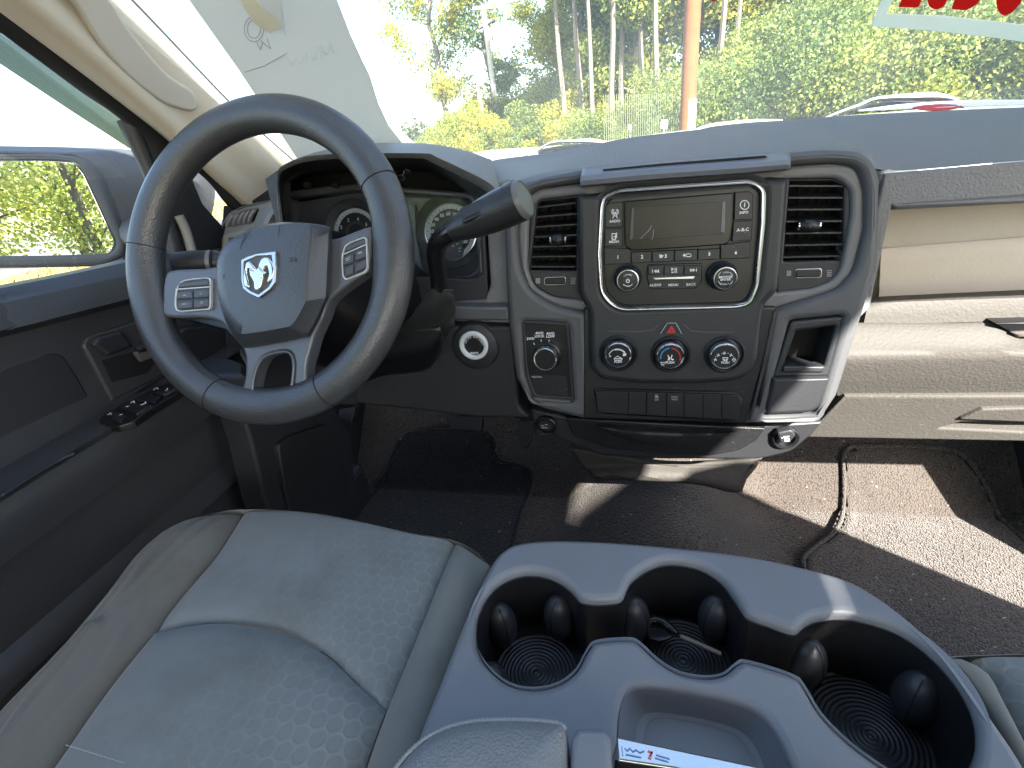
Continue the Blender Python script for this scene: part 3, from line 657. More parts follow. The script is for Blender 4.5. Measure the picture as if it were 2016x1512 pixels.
# A pillar trim on the driver's side
ap = thing('pillar_trim', 'beige windshield pillar trim with oval grab handle recess', 'pillar trim')
def sx(x): return side(x)
r0 = [U(x, y, sx(-.69)) for x, y in ((-120, -330), (120, -120), (250, 0), (455, 212), (570, 316), (640, 375))]
r1 = [U(x, y, sx(-.695)) for x, y in ((-180, -330), (60, -120), (207, 0), (360, 168), (500, 300), (590, 385))]
r2 = [U(x, y, sx(-.715)) for x, y in ((-260, -330), (-30, -130), (120, 0), (260, 140), (420, 290), (560, 420))]
r25 = [U(x, y, sx(-.72)) for x, y in ((-330, -300), (-90, -110), (60, 8), (210, 140), (370, 290), (520, 430))]
r3 = [U(x, y, sx(-.755)) for x, y in ((-400, -300), (-150, -95), (-5, 12), (200, 165), (345, 281), (490, 420))]
loft('trim', [r0, r1, r2, r25, r3], BEIGE, ap, 40, 6, thick=-0.012)
PLp = Plane(U(270, 130, sx(-.700)), V((0.80, -0.30, -0.35)).normalized(), (0, 1, 0))
plate('grab_recess', [(100, -40), (150, 10), (196, 86), (250, 148), (312, 198), (350, 214), (378, 220), (391, 210), (381, 180), (350, 160), (325, 140), (288, 98), (250, 50), (200, -20)], PLp, .001, .012, .005, BEIGE2, ap, sm=4)
plate('speaker_cover', [(20, -30), (8, 12), (40, 35), (75, 50), (100, 45), (106, 30), (90, 0), (70, -30)], Plane(U(60, 20, sx(-.742)), V((0.85, -.3, -.3)), (0, 1, 0)), .004, .01, .004, BEIGE, ap, sm=4)
tube('glass_edge', [p+V((-.005, .01, 0)) for p in r0[1:]], 0.006, RUBBER, ap, 6, 40)
# door frame, weather strip, side window, vent visor
df = thing('door_frame', 'black upper frame of the driver door around the side window', 'door frame')
g0 = [U(x, y, sx(-.765)) for x, y in ((-150, -92), (0, 18), (200, 172), (300, 248), (352, 290))]
g1 = [U(x, y, sx(-.775)) for x, y in ((-150, -62), (0, 38), (190, 188), (280, 262), (318, 322))]
g2 = [U(x, y, sx(-.785)) for x, y in ((-150, -40), (0, 62), (150, 168), (250, 240), (290, 330))]
loft('upper_rail', [g0, g1, g2], RUBBER, df, 30, 4, thick=.01)
tube('seal', [p+V((.012, 0, .004)) for p in g0], .006, RUBBER, df, 8, 40)
tube('corner_post', [U(252, 236, sx(-.785)), U(290, 325, sx(-.785)), U(318, 400, sx(-.785)), U(345, 500, sx(-.785))], [.016, .012, .012, .014], DARK2, df, 8)
SPd = side(-.79)
plate('corner_cover', [(285, 262), (352, 288), (372, 330), (400, 400), (470, 480), (350, 505), (318, 400)], SPd, .012, .02, .004, DARK2, df, r=4)
tube('seal', [U(x, y, sx(-.74)) for x, y in ((352, 290), (420, 350), (455, 395), (490, 430))], .012, RUBBER, df, 8)
tube('seal', [U(x, y, sx(-.77)) for x, y in ((352, 425), (366, 455), (378, 496))], .008, plastic('pale_seal', (.3, .29, .25), .6), df, 8)
sgw = thing('side_window', 'clear driver side window pane', 'window')
meshobj('glass', [(-.805, -.3, -.2), (-.805, .98, -.16), (-.805, .30, .58), (-.805, -.3, .60)], [(0, 1, 2, 3)], SGLASS, sgw, False)
vs = thing('vent_visor', 'smoky green rain visor strip outside the driver window', 'rain visor')
PLv = side(-.835)
plate('strip', [(-160, -55), (0, 64), (150, 170), (242, 232, 4), (256, 250, 4), (272, 298, 4), (255, 290, 3), (150, 222), (0, 122), (-160, 20)], PLv, 0, .004, .001, VISOR, vs)
# driver door mirror
MX = thing('door_mirror', 'large grey door mirror reflecting yellow green trees', 'door mirror')
mp = U(110, 415, side(-1.08)); mn = V((0.36, -0.92, 0.03)).normalized(); PM = Plane(mp, mn, (1, 0, 0))
HOUS = plastic('mirror_housing', (0.075, 0.08, 0.088), 0.6, 500, .4)
plate('glass', [(-160, 318), (-40, 316), (80, 316), (148, 320, 14), (165, 345), (228, 480, 16), (215, 500, 12), (100, 504), (-160, 506)], PM, 0.0, .006, .001, MIRROR, MX)
plate('bezel', [(-200, 298), (-40, 303), (100, 303), (160, 310, 20), (190, 345), (247, 480, 20), (240, 505), (205, 521, 20), (100, 526), (-200, 528)], PM, .006, .03, .008, HOUS, MX,
      holes=[[(-175, 318), (-40, 316), (80, 316), (148, 320, 14), (165, 345), (228, 480, 16), (215, 500, 12), (100, 504), (-175, 506)]])
hb = [U(x, y, PM, -.01) for x, y in ((-200, 298), (100, 303), (160, 308), (185, 340), (215, 400), (250, 480), (240, 508), (200, 522), (-200, 528))]
hf = [U(x, y, PM, -.03)+V((.02, .10, 0)) for x, y in ((-200, 296), (120, 302), (215, 318), (262, 345), (285, 400), (280, 470), (262, 500), (205, 520), (-200, 526))]
hg = [(p-mp)*0.75+mp+V((-.0, .16, 0)) for p in hf]
loft('shell', [hb, hf, hg], HOUS, MX, 40, 6, thick=-.004)
tube('mount_arm', [U(255, 450, PM, -.08), U(300, 480, side(-.86)), U(330, 470, side(-.80))], [.03, .03, .035], HOUS, MX, 12)
# ---- signs fixed to the windshield
PAPER = bpy.data.materials.new('thin_sign_paper'); PAPER.use_nodes = True
_n = PAPER.node_tree.nodes; _l = PAPER.node_tree.links; _b = _n['Principled BSDF']; _b.inputs['Base Color'].default_value = (0.84, 0.82, 0.76, 1); _b.inputs['Roughness'].default_value = 0.7
_t = _n.new('ShaderNodeBsdfTranslucent'); _t.inputs[0].default_value = (0.88, 0.85, 0.78, 1); _m = _n.new('ShaderNodeMixShader'); _m.inputs[0].default_value = 0.6
_l.new(_b.outputs[0], _m.inputs[1]); _l.new(_t.outputs[0], _m.inputs[2]); _l.new(_m.outputs[0], _n['Material Output'].inputs[0])
WP = Plane((0, 1.20, -0.16), (0, -0.6, -0.8), (1, 0, 0)); WP.n = V((0, -0.6, -0.8)); WP.v = V((0, -0.8, 0.6))
def paper(name, col, tr=.6):
    m, n, l, b = nodes(name); b.inputs['Base Color'].default_value = (*col, 1); b.inputs['Roughness'].default_value = .6
    t = n.new('ShaderNodeBsdfTranslucent'); t.inputs[0].default_value = (*col, 1); x = n.new('ShaderNodeMixShader'); x.inputs[0].default_value = tr
    l.new(b.outputs[0], x.inputs[1]); l.new(t.outputs[0], x.inputs[2]); l.new(x.outputs[0], n['Material Output'].inputs[0]); return m
REDS = paper('red_sign_vinyl', (.85, .04, .03))
SG = thing('hanging_sign_paper', 'large grey translucent sign paper hanging behind the steering wheel', 'sign paper')
plate('sheet', [(372, 0), (470, 138), (560, 275), (640, 395), (900, 395), (800, 292), (765, 248), (745, 205), (728, 150), (712, 118), (690, 70), (663, 0), (648, -75), (600, -330), (120, -330), (330, -70)], WP, .02, .0012, .0003, PAPER, SG)
YEL = paper('cream_flap', (0.96, 0.91, 0.80), .85)
plate('folded_flap', [(462, -10), (500, -5), (520, 22), (540, 32), (557, 55), (530, 65), (500, 45)], WP, .026, .001, .0003, YEL, SG)
plate('bright_corner', [(500, -12), (553, -12), (562, 72), (553, 52), (540, 30), (522, 20)], WP, .0275, .001, .0003, paper('white_corner', (.95, .95, .95), .8), SG)
strokes('seal_mark', [arc(500, 57, 19, 25, 0, 360, 24), arc(500, 57, 13, 18, 0, 360, 20), [(513, 80), (533, 96), (526, 76)], [(506, 84), (513, 98), (517, 84)], [(482, 142), (520, 130), (565, 105)]], 1.2, WP, .0212, GPRINT, SG)
strokes('show_through_lettering', [[(562, 108), (575, 128), (580, 112), (592, 125), (598, 104)], [(604, 122), (604, 100), (618, 118), (622, 96)], [(628, 115), (624, 92)], [(634, 112), (632, 88), (642, 108), (650, 84), (658, 106)]], 4, WP, .0212, paper('pale_lettering', (.97, .98, .97), .8), SG)
RS = thing('windshield_sign', 'clear windshield sign with pale border and big red letters, top right', 'sign')
PALE = paper('pale_green_border', (0.93, 0.95, 0.84), .7)
plate('border', [(1810, -170), (1714, 52), (1850, 62), (1950, 74), (2200, 108), (2300, -110)], WP, .02, .0015, .0004, PALE, RS, holes=[[(1825, -145), (1745, 28), (1850, 32), (1960, 43), (2180, 72), (2262, -90)]])
for P in ([(1835, -110), (1768, 14, 3), (1808, 15, 4), (1868, -110)], [(1838, -40), (1826, 0), (1829, 14, 5), (1843, 20, 8), (1858, 14, 5), (1895, -60), (1925, -110), (1890, -110)], [(1895, -40), (1873, 18, 3), (1902, 21, 8), (1925, 8, 8), (1985, -110), (1950, -110)], [(1968, -40), (1961, 5), (1964, 22, 6), (1975, 32, 8), (1992, 26, 8), (2008, 8), (2065, -105), (2025, -105)]):
    plate('letter', P, WP, .0215, .001, .0003, REDS, RS)
plate('letter', [(1392, -40), (1395, -2), (1405, 3), (1413, 0), (1414, -40)], WP, .0215, .001, .0003, REDS, RS)
LSN = thing('dash_paper', 'white paper with red marks lying along the windshield base at right', 'paper')
a0 = [at(x, y, 1.12) for x, y in ((1690, 217), (1760, 207), (1820, 202), (1900, 198), (2016, 197), (2150, 197))]
a1 = [at(x, y, 1.02) for x, y in ((1690, 219), (1760, 216), (1820, 213), (1900, 210), (2016, 207), (2150, 205))]
loft('sheet', [a0, a1], plastic('bright_paper', (.82, .82, .82), .6), LSN, 30, 3, thick=.001)
b0_ = [at(x, y, 1.045) for x, y in ((1797, 212), (1820, 207), (1845, 205.5), (1870, 206), (1895, 208.5))]
b1_ = [at(x, y, 1.0) for x, y in ((1797, 213), (1820, 217), (1845, 218), (1870, 216), (1895, 210))]
loft('red_mark', [b0_, b1_], REDP, LSN, 20, 3, thick=.001)
# ================================================================= DASHBOARD
SP = tilt(.68, -.10, 8); SN = SP.n
D = thing('dashboard', 'grey and charcoal dashboard across the whole cab with vents, climate knobs and glove boxes', 'dashboard', (0.06, .8, -.4))
# top pad: silhouette edge (far) and front edge (near)
sil = [(968, 316), (1000, 311), (1100, 298), (1234, 272), (1350, 258), (1500, 241), (1700, 226), (2016, 211), (2300, 200)]
low = [(968, 372), (1010, 358), (1080, 338), (1147, 329), (1300, 316), (1500, 299), (1690, 290), (1735, 318), (2016, 312), (2300, 305)]
far = [at(x, y+14, 1.10) for x, y in sil]
Rs = [far, [at(x, y, .97) for x, y in sil], [at(x, y+10, .93) for x, y in sil], [at((a+c)/2, (b+d)/2, .80) for (a, b), (c, d) in zip([sil[0], sil[1], sil[2], sil[3], sil[4], sil[5], sil[6], sil[7], sil[8]], [low[0], low[1], low[2], low[3], low[4], low[5], low[6], low[8], low[9]])]]
loft('top_pad', [far, Rs[1], Rs[2], [at(x, y, .74) for x, y in low[:2]+low[2:7]+[(1745, 330), (2016, 312), (2300, 298)]], [at(x, y, .72) for x, y in [(968, 392), (1010, 380), (1080, 350), (1147, 340), (1300, 326), (1500, 309), (1690, 302), (1745, 336), (2016, 316), (2300, 302)]]], PAD, D, 80, 5)
# right face pad between seam and shelf
PR = tilt(.715, -.08, 9)
plate('upper_face_pad', [(1742, 341), (2016, 317), (2900, 246), (2900, 318), (2016, 389), (1757, 405), (1714, 606), (1680, 640), (1700, 500)], PR, .004, .05, .004, PAD, D)
plate('shelf_brow', [(1757, 402), (2016, 384), (2900, 314), (2900, 340), (2016, 400), (1765, 413)], PR, .006, .03, .006, PAD, D)
# shelf recess
RB = tilt(.83, -.2, 4)
plate('shelf_back', [(1735, 385), (2900, 306), (2900, 640), (1690, 640)], RB, 0, .01, .001, plastic('shelf_liner', (.62, .56, .47), .6, 300, .15), D)
SH = MATS['shelf_liner']
loft('shelf_back_ledge', [[at(x, y, .828) for x, y in ((1735, 492), (2016, 470), (2330, 447))], [at(x, y, .815) for x, y in ((1735, 498), (2016, 476), (2330, 453))], [at(x, y, .812) for x, y in ((1730, 590), (2016, 582), (2330, 575))]], SH, D, 20, 4)
loft('shelf_floor', [[at(x, y, .815) for x, y in ((1715, 584), (2016, 570), (2330, 558))], [at(x, y, .73) for x, y in ((1705, 600), (2016, 588), (2330, 578))], [at(x, y, .715) for x, y in ((1705, 594), (2016, 581), (2330, 570))], [at(x, y, .70) for x, y in ((1708, 600), (2016, 588), (2330, 578))], [at(x, y, .695) for x, y in ((1700, 640), (2016, 631), (2330, 624))]], GLOVE, D, 30, 4)
box('shelf_end', (.30, .712, -.26), (.315, .84, -.09), SH, D, .003)
# upper glove door (bulged) and lower glove box
def strip(name, rowspec, mat, thick=0.0, nu=40, nv=5):
    return loft(name, [[at(x, y, Y) for x, y in pts] for pts, Y in rowspec], mat, D, nu, nv, thick=thick)
strip('upper_glove_door', [([(1662, 634), (1850, 636), (1975, 634), (2016, 655), (2330, 650)], .705), ([(1662, 640), (1850, 640), (1975, 640), (2016, 660), (2330, 656)], .688), ([(1658, 680), (1850, 682), (2016, 684), (2330, 682)], .665), ([(1655, 705), (1850, 700), (2016, 698), (2330, 694)], .655), ([(1650, 740), (1850, 738), (2016, 737), (2330, 735)], .668), ([(1648, 779), (1850, 778), (2016, 777), (2330, 775)], .69)], GLOVE)
plate('glove_door_handle_recess', [(1958, 636, 2), (2040, 634), (2300, 630), (2300, 662), (2040, 666), (2002, 664, 4), (1985, 650, 4)], tilt(.682, -.3, 0), .004, .02, .002, BLACK, D)
plate('recess_ledge', [(1992, 655, 2), (2040, 652), (2300, 648), (2300, 662), (2040, 666), (2004, 665, 2)], tilt(.682, -.3, 0), .008, .01, .003, GLOVE, D)
box('dash_end', (.765, .70, -.458), (.885, 1.2, -.08), DARK2, D, .01)  # unseen block, added to stop sun slipping past the glove boxes
GB = tilt(.69, -.42, -14)
plate('lower_glove_box', [(1664, 781), (2016, 780), (2900, 774), (2900, 878), (2016, 870), (1588, 862), (1600, 845)], GB, 0, .06, .004, plastic('lower_glove_plastic', (.068, .063, .056), .66, 300, .35, spec=.3, dust=.2), D,
      holes=[[(1850, 843, 3), (1893, 832), (2016, 832), (2290, 832), (2290, 850), (2016, 851)]])
LG = MATS['lower_glove_plastic']
plate('glove_handle', [(1892, 826, 2), (1935, 806, 2), (2016, 804), (2300, 802), (2300, 831), (2016, 832)], GB, .006, .02, .003, LG, D)
plate('handle_recess', [(1840, 825), (2310, 825), (2310, 858), (1840, 858)], GB, -.03, .01, .001, MATTE, D)
# structure behind everything: dash body
plate('cluster_back', [(540, 480), (545, 350), (600, 318), (700, 305), (860, 305), (960, 360), (980, 480)], tilt(.885, -.1, 0), 0, .01, .001, MATTE, D)
plate('dash_core', [(430, 520), (445, 430), (560, 350), (700, 330), (960, 395), (1010, 420), (1160, 380), (1560, 330), (1740, 360), (1700, 640), (1600, 850), (1100, 840), (1000, 820), (700, 780), (440, 640)], tilt(.86, -.25, 8), 0, .03, .002, MATTE, D)
# ---------------- centre stack
plate('outer_trim', [(1147, 333, 8), (1330, 318), (1549, 299), (1625, 293), (1697, 296, 40), (1727, 320, 40), (1736, 356), (1731, 517), (1701, 619), (1650, 780), (1618, 828, 6), (1545, 834), (1468, 836), (1147, 826), (1045, 801, 40), (1015, 746), (1001, 640), (994, 534), (993, 449), (997, 395, 30), (1022, 362, 30), (1070, 348)], SP, 0, .05, .009, TRIM, D,
      holes=[[(1054, 371, 25), (1202, 352), (1400, 337), (1553, 326), (1640, 320), (1690, 326, 30), (1705, 369, 20), (1705, 449), (1684, 534, 20), (1650, 572, 20), (1524, 610), (1495, 800), (1160, 800), (1155, 616), (1092, 604, 20), (1045, 576, 30), (1024, 534, 20), (1018, 460), (1022, 405, 25)],
             [(1030, 634, 8), (1117, 640, 8), (1128, 790, 6), (1052, 786, 8), (1036, 740)], [(1557, 632, 8), (1662, 622, 8), (1607, 818, 10), (1505, 820, 8)]])
CH = -.008
plate('vent_channel', [(1054, 372, 25), (1202, 353), (1400, 338), (1553, 327), (1638, 321), (1689, 327, 30), (1704, 369, 20), (1704, 449), (1683, 534, 20), (1649, 571, 20), (1524, 609), (1480, 612), (1160, 616), (1155, 615), (1092, 603, 20), (1046, 575, 30), (1025, 534, 20), (1019, 460), (1023, 405, 25)], SP, CH, .03, .005, CHAN, D,
      holes=[[(1150, 383), (1060, 393, 12), (1042, 418, 12), (1038, 530, 10), (1052, 566, 12), (1088, 586, 12), (1150, 592)], [(1540, 352), (1648, 350, 16), (1676, 371, 16), (1677, 420), (1666, 483), (1655, 534, 14), (1636, 556, 14), (1598, 569), (1530, 576)]])
# small spring-open top tray strip
LIDP = plastic('tray_lid_grey', (.15, .16, .18), .34)
def srow(pts, off): return [U(x, y, SP, off) for x, y in pts]
loft('top_tray_lid', [srow([(1147, 334), (1300, 320), (1450, 309), (1552, 302)], -.004), srow([(1144, 348), (1300, 334), (1450, 323), (1556, 314)], .020), srow([(1142, 352), (1300, 338), (1450, 327), (1556, 318)], .024), srow([(1142, 363), (1300, 349), (1450, 338), (1556, 328)], .024), srow([(1142, 366), (1300, 352), (1450, 341), (1556, 331)], .012), srow([(1143, 367), (1300, 353), (1450, 342), (1555, 332)], -.01)], LIDP, D, 50, 3, thick=-.003, auto=40)
plate('tray_slot', [(1186, 333, 1), (1300, 322), (1400, 314), (1505, 306), (1512, 309, 2), (1400, 320), (1300, 328), (1193, 338, 2)], SP, .013, .004, .0005, MATTE, D)
# vents
def vent(name, cavity, panel, off, n, knob, wheel, lab):
    v = plate(name, panel, SP, off, .012, .003, DARK2, D, holes=[cavity])
    plate('vent_well', cavity, SP, off-.035, .01, .001, MATTE, v)
    xs0 = min(p[0] for p in cavity); xs1 = max(p[0] for p in cavity); ytl = cavity[0][1]; ybl = cavity[-1][1]
    # left/right ends of each slat come from the cavity's own sides
    L = cavity[0], cavity[-1]; R = cavity[1], cavity[-2]
    for k in range(n):
        t = (k+0.62)/n
        a = (L[0][0]+(L[1][0]-L[0][0])*t, L[0][1]+(L[1][1]-L[0][1])*t); b = (R[0][0]+(R[1][0]-R[0][0])*t, R[0][1]+(R[1][1]-R[0][1])*t)
        bx = xs1 if k < n-1 else b[0]
        A = U(a[0]-1, a[1], SP, off-.004); B = U(b[0]+(4 if 0 < k < n-1 else -2), b[1]-0, SP, off-.004); u = SN
        w_ = .011; dn = SP.v*-.0035
        vv = []
        for P in (A, B):
            vv += [P + u*0.001 - SP.v*.0012, P + u*0.001 + SP.v*.0007, P - u*w_*1.6 + SP.v*.006, P - u*w_*1.6 + SP.v*.0045]
        meshobj('slat', vv, [(0, 4, 5, 1), (1, 5, 6, 2), (2, 6, 7, 3), (3, 7, 4, 0), (0, 1, 2, 3), (4, 7, 6, 5)], DARK, v, False)
    for k in range(6):
        t = (k+.5)/6; A = U(xs0+(xs1-xs0)*t, cavity[0][1], SP, off-.028); B = U(L[1][0]+(R[1][0]-L[1][0])*t, ybl, SP, off-.028)
        tube('vane', [A, B], .0014, BLACK, v, 4, 2)
    kx, ky, kw = knob
    kn = tube('vent_knob', [U(kx-kw, ky+1, SP, off+.004), U(kx-kw*.5, ky, SP, off+.004), U(kx, ky, SP, off+.005), U(kx+kw*.5, ky, SP, off+.004), U(kx+kw, ky, SP, off+.004)], [.0052, .0082, .0088, .0082, .0052], DARK, v, 14, 14, flat=1.0)
    tube('chrome_end', [U(kx-kw-2, ky+1, SP, off+.004), U(kx-kw+3, ky+1, SP, off+.004)], .0055, CHROME, kn, 12, 2)
    tube('chrome_end', [U(kx+kw-3, ky, SP, off+.004), U(kx+kw+2, ky, SP, off+.004)], .0055, CHROME, kn, 12, 2)
    wx, wy, ww, wh = wheel
    wl = plate('vent_wheel', [(wx-ww, wy-wh+2, 5), (wx+ww, wy-wh, 5), (wx+ww-1, wy+wh-1, 5), (wx-ww, wy+wh, 5)], SP, off+.003, .01, .002, BLACK, v)
    plate('chrome_rim', [(wx-ww-1, wy-wh+1, 6), (wx+ww+1, wy-wh-1, 6), (wx+ww, wy+wh, 6), (wx-ww-1, wy+wh+1, 6)], SP, off+.002, .004, .0008, SATCH, wl, holes=[[(wx-ww+1, wy-wh+4, 5), (wx+ww-1.5, wy-wh+2, 5), (wx+ww-2, wy+wh-3, 5), (wx-ww+1, wy+wh-2, 5)]])
    x = wx-ww-13; strokes('closed_mark', [[(x-3.5, wy-4), (x+3.5, wy-4.5), (x+3.5, wy+4), (x-3.5, wy+4.5), (x-3.5, wy-4)], [(x-3, wy-3.5), (x+3, wy+3.5)], [(x+3, wy-4), (x-3, wy+4)]], 1.1, SP, off+.0006, GPRINT, v)
    x = wx+ww+14; strokes('open_mark', [[(x-4, wy+d+.5), (x-1.5, wy+d-.7), (x+1, wy+d+.4), (x+5, wy+d-1)] for d in (-5, -1.5, 2, 5.5)], 1.1, SP, off+.0006, GPRINT, v)
    return v
vent('left_vent' if False else 'air_vent', [(1060, 396, 8), (1136, 386, 3), (1134, 533, 2), (1043, 532, 2)], [(1148, 382), (1060, 392, 12), (1043, 417, 12), (1039, 530, 10), (1053, 565, 12), (1088, 585, 12), (1152, 594)], -.014, 7, (1099, 472, 14), (1093, 553, 21, 8), '')
vent('air_vent', [(1556, 351, 2), (1662, 352, 14), (1659, 512, 2), (1543, 515, 2)], [(1538, 351), (1649, 349, 16), (1677, 371, 16), (1677, 420), (1666, 483), (1655, 535, 14), (1636, 557, 14), (1598, 570), (1528, 578)], -.014, 7, (1592, 444, 20), (1592, 538, 26, 9), '')
# raised centre panel and lower panel
plate('lower_panel', [(1150, 607), (1527, 604), (1521, 660), (1496, 740), (1470, 834), (1148, 824)], SP, .001, .03, .003, DARK, D)
plate('trim_edge', [(1523, 612), (1530, 612), (1508, 722), (1480, 828), (1474, 828), (1500, 722)], SP, .003, .01, .001, DARK2, D)
CP = .016
center = plate('centre_panel', [(1137, 384, 3), (1200, 377), (1519, 348, 3), (1555, 350, 5), (1541, 517), (1534, 572, 8), (1507, 602, 8), (1500, 650), (1494, 706, 10), (1479, 738, 18), (1450, 753, 20), (1370, 758), (1260, 758), (1180, 748, 18), (1161, 726, 10), (1158, 614, 8), (1147, 595, 5), (1137, 576)], SP, CP, .045, .009, DARK2, D,
      holes=[[(1187, 392, 12), (1215, 376, 14), (1480, 357, 14), (1505, 372, 14), (1502, 440), (1490, 560), (1476, 597, 22), (1215, 608, 22), (1186, 580, 22)]])
# hazard button
hz = plate('hazard_button', [(1299, 657, 1), (1314, 636, 4), (1331, 635, 4), (1342, 656, 1)], SP, CP+.003, .012, .002, DARK, D)
strokes('button_edge', [[(1300, 657), (1314, 636), (1331, 636), (1342, 657)]], 1.3, SP, CP+.0032, GPRINT, hz)
plate('red_triangle', [(1312, 656), (1322, 641), (1331, 656)], SP, CP+.0038, .001, .0002, REDP, hz, holes=[[(1317.5, 653.5), (1322, 647), (1326, 653.5)]])
strokes('inner_triangle', [[(1318.5, 652.5), (1322, 648), (1325.5, 652.5), (1318.5, 652.5)]], 1.2, SP, CP+.004, REDP, hz)
# climate knobs
def dial(name, px, py, rpx, off, ringmat=CHROME, par=None, hgt=.02, collar=True):
    m = mpp(px, py, SP, off); c = U(px, py, SP, off) + SN*0.0; R = rpx*m
    k = lathe(name, c, SN, [(R*1.22, -hgt-.006), (R*1.22, -hgt*.98), (R*1.02, -hgt*.9), (R*.98, -.004), (R*.90, -.0012), (R*.86, 0), (0, 0)], BLACK, par, 48)
    lathe('chrome_ring', c, SN, [(R*1.03, -.009), (R*1.04, -.004), (R*1.0, -.001), (R*.93, .0003), (R*.86, .0004), (R*.845, -.0008)], ringmat, k, 48)
    if collar: lathe('collar', U(px, py, SP, off-hgt) + SP.v*.003, SN, [(R*1.5, -.004), (R*1.42, .001), (R*1.3, .0035), (R*1.22, .0025), (R*1.2, -.004)], DARK2, k, 48)
    return k, m
KO = CP+.022
k1, m = dial('fan_knob', 1217, 700, 27, KO, par=D)
O = KO+.0006
strokes('fan_scale', [arc(1216, 706, 19, 19, 205, 318, 12)], 1.2, SP, O, PRINT, k1); strokes('fan_wedge', [arc(1216, 706, 18.3, 18.3, 255, 318, 8)], 3.0, SP, O, PRINT, k1)
strokes('zero_mark', [arc(1201, 701, 1.6, 1.6, 0, 360, 8)], .8, SP, O, PRINT, k1)
strokes('fan_mark', [[(1227, 696), (1232, 700)], [(1231, 695), (1228, 701)], [(1226.5, 699), (1233, 697)]], 1.8, SP, O, PRINT, k1)
strokes('car_mark', [[(1209, 706), (1213, 703), (1216, 701), (1219, 703), (1225, 706), (1223, 709), (1211, 709), (1209, 706)], [(1212, 706), (1222, 706)]], 1.2, SP, O, PRINT, k1)
text('PUSH', 1217, 712.5, 4.2, SP, O, PRINT, k1, bold=.02)
k2, m = dial('temperature_knob', 1320, 702, 28, KO, par=D)
strokes('blue_scale', [arc(1320, 705, 19.5, 19.5, 176, 262, 14)], 2.6, SP, O, BLUEP, k2); strokes('red_scale', [arc(1320, 705, 19.5, 19.5, 278, 372, 14)], 2.6, SP, O, REDP, k2)
strokes('defrost_mark', [[(1315, 699), (1317, 706), (1315, 709)], [(1323, 699), (1321, 706), (1324, 709)], [(1318, 703), (1318, 709)], [(1326, 708), (1323, 707)]], 1.7, SP, O, PRINT, k2)
text('PUSH', 1319, 714, 4.6, SP, O, PRINT, k2, bold=.02); text('MAX', 1305, 714, 2.6, SP, O, PRINT, k2); text('A/C', 1305, 718, 2.6, SP, O, PRINT, k2)
k3, m = dial('airflow_knob', 1427, 702, 29, KO, par=D)
def person(x, y, s=1.0):
    return [[(x-3*s, y+3*s), (x-1*s, y+1*s), (x, y-1*s), (x+2*s, y+1.5*s)], [(x-1*s, y-3*s), (x, y-2*s)], [(x-3.5*s, y-1*s), (x-2*s, y)]]
L_ = []
for x, y in ((1409, 708), (1415, 699), (1427, 695), (1440, 699)): L_ += person(x, y, .9)
L_ += [arc(1445, 709, 3.5, 3, 180, 360, 6), [(1441.5, 709), (1448.5, 709)], [(1443, 712), (1447, 712)], [(1421, 696), (1422, 696)], [(1433, 695), (1434, 695.6)], [(1409, 702), (1410, 702)], [(1444, 703), (1445, 703)]]
L_ += [[(1423, 704), (1433, 704), (1432, 709), (1424, 709), (1423, 704)], [(1426, 706), (1426, 711)], [(1430, 706), (1430, 711)]]
strokes('airflow_marks', L_, 1.2, SP, O, PRINT, k3); text('PUSH', 1428, 714, 4.2, SP, O, PRINT, k3, bold=.02)
strokes('panel_crease', [[(1198, 652), (1260, 653), (1285, 650), (1296, 640)]], 1.4, SP, CP+.0004, TRIM, D); strokes('panel_crease', [[(1348, 640), (1360, 651), (1385, 654), (1445, 654)]], 1.4, SP, CP+.0004, TRIM, D)
# switch bank
xs = [1172, 1237, 1273, 1312, 1346, 1384, 1421, 1458]
sb = plate('switch_bank', [(1166, 764, 10), (1450, 771, 14), (1465, 790, 10), (1461, 815, 12), (1442, 831, 10), (1180, 816, 10)], SP, .004, .02, .004, BLACK, D)
for k in range(7):
    a, b = xs[k]+.35, xs[k+1]-.35; ty = lambda x: 770+(x-1172)*.028; by = lambda x: 812+(x-1172)*.052
    la = 6 if k == 0 else .6; lb = 10 if k == 6 else .6
    bt = plate('switch', [(a, ty(a), la), (b, ty(b), lb), (b-(1 if k == 6 else 0), by(b), lb), (a+(4 if k == 0 else 0), by(a), la)], SP, .0095, .014, .0008, DARK, sb)
    if k == 2: strokes('skid_mark', [[(1290, 778), (1295, 778)], [(1289, 780.5), (1296, 780.5)], [(1290, 784), (1293, 781.8), (1296, 784)]], 1.3, SP, .0097, GPRINT, bt); text('OFF', 1292.5, 787.5, 3, SP, .0097, GPRINT, bt)
    if k == 3: text('TOW/', 1328, 782, 3, SP, .0097, GPRINT, bt); text('HAUL', 1328.5, 786.5, 3, SP, .0097, GPRINT, bt)
# four wheel drive selector
q = plate('drive_selector_panel', [(1028, 632, 8), (1118, 637, 8), (1129, 792, 6), (1052, 788, 8), (1036, 740)], SP, -.004, .02, .002, BLACK, D)
plate('panel_rim', [(1027, 631, 8), (1119, 636, 8), (1130, 794, 6), (1050, 790, 8), (1035, 741)], SP, -.001, .01, .0015, DARK2, q, holes=[[(1032, 637, 6), (1114, 642, 6), (1125, 782, 5), (1055, 778, 6), (1041, 738)]])
k4, m = dial('drive_selector_knob', 1073, 708, 23.5, .018, par=D, hgt=.018, collar=False)
text('2WD', 1044.5, 667, 4.6, SP, -.0035, PRINT, q); text('4WD', 1062, 656, 4.8, SP, -.0035, PRINT, q); text('LOCK', 1062, 662, 4.8, SP, -.0035, PRINT, q); text('4WD', 1083.5, 657, 4.8, SP, -.0035, PRINT, q); text('LOW', 1083.5, 662.5, 4.8, SP, -.0035, PRINT, q)
